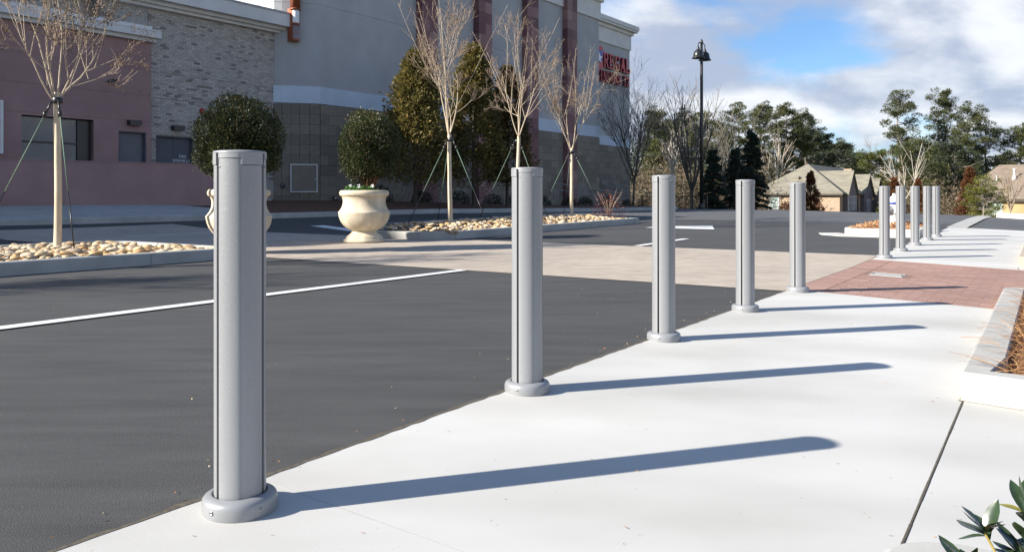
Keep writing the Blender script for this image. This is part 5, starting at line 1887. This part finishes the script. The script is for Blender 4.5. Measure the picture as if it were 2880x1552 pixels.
# pines left of the brick house
for b_, d, H, sp, mm, cr, sd, lab in (
        (.140, 108, 14.0, 2.3, 'leaf_pine', .72, 201, 'thin pale green pine right of the cinema corner'),
        (.168, 122, 15.0, 2.8, 'leaf_pine_dark', .62, 202, 'dark pine behind the tall bare tree'),
        (.153, 116, 12.8, 2.6, 'leaf_pine', .8, 209, 'olive tree just left of the tall dark bare tree'),
        (.186, 120, 14.6, 2.8, 'leaf_olive', .8, 210, 'olive green tree directly behind the lamp post'),
        (.205, 114, 12.6, 2.8, 'leaf_pine', .85, 213, 'green tree behind the middle dark conifer'),
        (.222, 126, 16.6, 3.0, 'leaf_pine', .8, 203, 'leafy green tree right of the lamp post'),
        (.243, 122, 16.2, 3.1, 'leaf_pine', .66, 204, 'broad pine third from the lamp post'),
        (.268, 126, 16.4, 3.2, 'leaf_pine', .60, 205, 'sunlit round topped pine left of the house ridge'),
        (.288, 138, 16.2, 3.2, 'leaf_pine_dark', .55, 206, 'dark pine behind the round topped pine'),
        (.281, 130, 12.4, 4.4, 'leaf_olive', .85, 207, 'olive green tree just above the brick house roof'),
        (.300, 142, 13.8, 3.4, 'leaf_pine', .7, 208, 'pine at the right end of the left grove')):
    pine('pine_tree', lab, *far(b_, d), H, spread=sp, m=mm, crown=cr, seed=sd, size=1.0, nb=54, per=120)
for b_, d, H, sp, sd, mm, lab in ((.318, 178, 13.5, 5.2, 211, 'leaf_pine_dark', 'far blue green pine above the house gables'), (.327, 190, 14.0, 5.0, 212, 'leaf_pine_dark', 'far blue green pine right of the house gables')):
    pine('pine_tree', lab, *far(b_, d), H, spread=sp, m=mm, crown=.8, seed=sd, nb=55, size=1.7)
# tall pines on the right
for b_, d, H, sp, mm, cr, sd, lab in (
        (.3785, 118, 17.4, 2.9, 'leaf_pine', .66, 221, 'tall open pine above the far bollards, left of the pair'),
        (.416, 122, 18.3, 2.9, 'leaf_pine', .64, 222, 'tallest pine above the farthest bollard'),
        (.446, 118, 15.4, 2.8, 'leaf_pine', .66, 223, 'broad pine right of the tallest pine'),
        (.464, 124, 13.4, 3.4, 'leaf_pine_dark', .72, 224, 'dark spreading pine above the tan house'),
        (.497, 120, 12.4, 4.0, 'leaf_pine', .8, 225, 'green pine at the right edge of the photo'),
        (.398, 108, 9.4, 3.4, 'leaf_pine', .85, 226, 'low green tree below the tall pines'),
        (.432, 112, 9.2, 3.6, 'leaf_pine_dark', .9, 227, 'low dark tree behind the brown evergreen'),
        (.355, 128, 8.8, 4.6, 'leaf_olive', .92, 228, 'bright olive rounded tree left of the tall pines')):
    pine('pine_tree', lab, *far(b_, d), H, spread=sp, m=mm, crown=cr, seed=sd, size=1.05, nb=44 if cr < .75 else 56, per=110)


def far_bare(label, b_, d, H, seed, bark, twig, fork=.25, mains=6, spread=(12, 42), kids=(5, 4, 4), minr=.02, r=None, z=-1.25):
    o = thing('bare_tree', label, 'tree', (*far(b_, d), z), 0, 'bare trees beyond the road')
    bare_tree(o, seed, H, H * fork, r or H * .014, mains=mains, spread=spread, levels=2, kids=kids, up=.05, lens=(.5, .48), minr=minr, bark=bark, twig=twig, leader=True, n=6)


far_bare('tall dark bare tree left of the lamp post', .176, 74, 12.6, 301, 'bark_dark', 'bark_grey', .22, 9, (8, 36), (6, 5, 4), .016)
far_bare('slim bare tree behind the railing', .156, 82, 9.5, 302, 'bark_white', 'bark_grey', .3, 6, (10, 40))
far_bare('bare tree right of the lamp post', .208, 80, 10.0, 303, 'bark_dark', 'bark_grey', .25, 7, (8, 36))
far_bare('white trunked bare tree above the house roof left end', .2585, 118, 12.0, 304, 'bark_white', 'twig_pale', .3, 6, (14, 48), minr=.02)
far_bare('grey bare tree above the house roof right end', .287, 136, 9.4, 305, 'bark_grey', 'twig_pale', .3, 6, (14, 48))
far_bare('far thin bare tree in the gap between the groves', .345, 215, 15.0, 306, 'bark_grey', 'bark_grey', .3, 8, (10, 36), minr=.03)
far_bare('white barked forked tree below the tall pines', .393, 84, 9.2, 307, 'bark_white', 'bark_grey', .24, 4, (10, 40), (3, 2, 3), .011, r=.10)
far_bare('second white barked tree beside the forked one', .384, 90, 7.6, 308, 'bark_white', 'twig_pale', .3, 4, (20, 52), (3, 3, 3), .022)
far_bare('slender bare tree in front of the tan house', .4865, 70, 5.4, 309, 'twig_rust', 'twig_rust', .2, 7, (14, 40), (5, 4, 4), .008, z=-1.1)

# conifers in front of the houses
for b_, d, H, rad, mm, nn, lab, sd, z0, pw, tm in (
        (.2915, 66, 4.1, .85, 'leaf_rust', 6000, 'narrow rust brown conifer in front of the brick house', 314, .1, .8, .5),
        (.3735, 76, 3.8, .8, 'leaf_rust', 5000, 'rust brown conifer between the first two far bollards', 315, .1, .7, .4),
        (.3965, 80, 3.8, .7, 'leaf_rust', 4000, 'rust brown conifer behind the third far bollard', 316, .1, .7, .3),
        (.4475, 60, 4.2, .95, 'leaf_rust', 9000, 'brown tipped evergreen left of the yellow green pine', 317, .1, .75, .25)):
    o = thing('conifer_tree', lab, 'tree', (*far(b_, d), -1.2), 0, 'conifers in front of the houses')
    cone_tree(o, sd, H, rad, z0, nn, mm, .34 if mm == 'leaf_spruce' else .2, .11 if mm == 'leaf_spruce' else .07, droop=-.25 if mm == 'leaf_spruce' else .7, power=pw, tmean=tm)
def spruce(label, b_, d, H, rad, seed, m='leaf_spruce'):
    o = thing('spruce_tree', label, 'tree', (*far(b_, d), -1.2), 0, 'dark conifers left of the brick house')
    rr = random.Random(seed); rg = np.random.default_rng(seed)
    mb = MB(); mb.tube([(0, 0, -.2), (0, 0, H * .55), (.05, 0, H)], [.14, .08, .015], 8); mb.build('trunk', 'bark_dark', o)
    br = MB(); C, D, T = [], [], []
    z = .35
    while z < H * .98:
        k = z / H
        reach = rad * (1 - k) ** .8 + .12
        for j in range(rr.randrange(5, 8)):
            a = rr.uniform(0, 6.283); L_ = reach * rr.uniform(.6, 1.18)
            b0 = Vector((0, 0, z + rr.uniform(-.12, .12)))
            tip = b0 + Vector((math.cos(a) * L_, math.sin(a) * L_, -.28 * L_ + rr.uniform(-.1, .25)))
            mid = b0.lerp(tip, .5) + Vector((0, 0, .10 * L_))
            br.tube([b0, mid, tip], [.03, .018, .008], 4, cap=False)
            nn = int(40 + 95 * L_)
            q = rg.random(nn) ** .7
            c = np.array(b0)[None] * ((1 - q) ** 2)[:, None] + np.array(mid)[None] * (2 * q * (1 - q))[:, None] + np.array(tip)[None] * (q ** 2)[:, None]
            side = np.array([-math.sin(a), math.cos(a), 0])
            c = c + side[None] * (rg.normal(0, .16, nn) * (1.1 - q * .6))[:, None]
            C.append(c)
            D.append(np.array([math.cos(a) * .6, math.sin(a) * .6, -.55])[None] + rand_dirs(rg, nn) * .6)
            T.append(np.clip(rg.normal(.45 + rr.uniform(-.15, .2), .2, nn), 0, 1))
        z += .30 * (1 - .45 * k)
    br.build('branches', 'bark_dark', o)
    C, D, T = np.concatenate(C), np.concatenate(D), np.concatenate(T)
    leaves('foliage', m, C, D, rg.uniform(.14, .32, len(C)), rg.uniform(.05, .09, len(C)), rg, o, T)


spruce('dark drooping conifer at the foot of the lamp post', .1965, 64, 6.0, 1.45, 311)
spruce('largest dark drooping conifer, just left of the brick house', .2345, 62, 7.4, 1.55, 312)
spruce('middle dark drooping conifer right of the lamp post', .2185, 70, 6.6, 1.6, 313)
pine('yellow_pine', 'bright yellow green young pine in front of the tan house', *far(.4605, 57), 3.3, z0=-1.1, spread=1.2, m='leaf_bright_pine', crown=.98, seed=318, nb=70, per=90, size=.42, group=None)
for i, (b_, d, s_, lab) in enumerate(((.268, 85, .9, 'small brown bush under the house window'), (.298, 88, .8, 'small brown bush at the house corner'), (.365, 86, 1.0, 'yellow green bush left of the first far bollard'))):
    low_shrub('garden_bush', (*far(b_, d), -1.2), 330 + i, s_, 1.6, 'leaf_rust' if i < 2 else 'leaf_olive', lab, 900, .22, .1)

# woods: brush and far foliage too dense to count
def wood(name, label, b0, b1, d0, d1, hlo, hhi, n_, m, ln, wd, seed, z=-1.3):
    rg = np.random.default_rng(seed)
    nc = n_ // 60
    b = rg.uniform(b0, b1, nc); d = rg.uniform(d0, d1, nc)
    h = rg.uniform(hlo, hhi, nc) * (1 + .25 * np.sin(b * 60 + seed))
    kz = rg.random(nc)
    CC = np.stack([b / F_PX * d, d, z + h * kz], 1)
    idx = rg.integers(0, nc, n_)
    C = CC[idx] + rg.normal(size=(n_, 3)) * np.array([.95, .95, .7])
    C[:, 2] = np.maximum(C[:, 2], z)
    return stuff(leaves(name, m, C, rand_dirs(rg, n_) + np.array([0, 0, .5]), rg.uniform(.6, 1.3, n_) * ln, rg.uniform(.6, 1.3, n_) * wd, rg, tint=np.clip(rg.normal(.4, .2, n_) + (rg.random(nc)[idx] - .5) * .5, 0, 1)), label)


wood('thicket', 'brown thicket behind the railing and lamp post', .118, .245, 84, 104, 2.5, 6.0, 24000, 'brush', .55, .07, 401)
wood('woodland', 'mixed dark woodland closing the view behind the left grove', .10, .315, 134, 165, 4, 10.5, 52000, 'leaf_far', .7, .3, 402)
wood('woodland', 'low dark far wood in the gap between the groves', .29, .40, 205, 260, 3, 9, 16000, 'leaf_pine_dark', 1.2, .5, 403)
wood('woodland', 'green woodland behind the tan house and tall pines', .37, .60, 128, 160, 4, 9.5, 44000, 'leaf_pine', .8, .3, 404)
wood('thicket', 'brown brush below the tall pines', .36, .45, 96, 112, 1.5, 4.5, 9000, 'brush', .5, .08, 405)


# ------------------------------------------------------------------ small litter
rg = np.random.default_rng(91)
pts = []
for _ in range(260):
    t, w = rg.uniform(-3, 12), 2.2 + 7.6 * rg.random() ** 1.6
    if 7.9 < t < 13.2 and rg.random() < .6:
        continue
    pts.append(G(t, w, .004))
C = np.array(pts)
stuff(leaves('road_grit', 'rock', C, rand_dirs(rg, len(C)) * np.array([1, 1, .35]) + np.array([0, 0, .12]), rg.uniform(.004, .013, len(C)), rg.uniform(.003, .008, len(C)), rg), 'pale grit scattered over the asphalt')
pts = [G(rg.uniform(0, 8), rg.uniform(.4, 2.1), .0145) for _ in range(60)] + [G(rg.uniform(2.3, 4.3), rg.uniform(-1, .3), .0145) for _ in range(16)] + [G(rg.uniform(-2, 8), 2.14 + .12 * rg.random(), .006) for _ in range(160)]
C = np.array(pts)
stuff(leaves('leaf_litter', 'straw', C, rand_dirs(rg, len(C)) * np.array([1, 1, .1]) + np.array([0, 0, .03]), rg.uniform(.005, .022, len(C)), rg.uniform(.002, .006, len(C)), rg), 'scraps of straw and leaf on the walkway and along its edge')
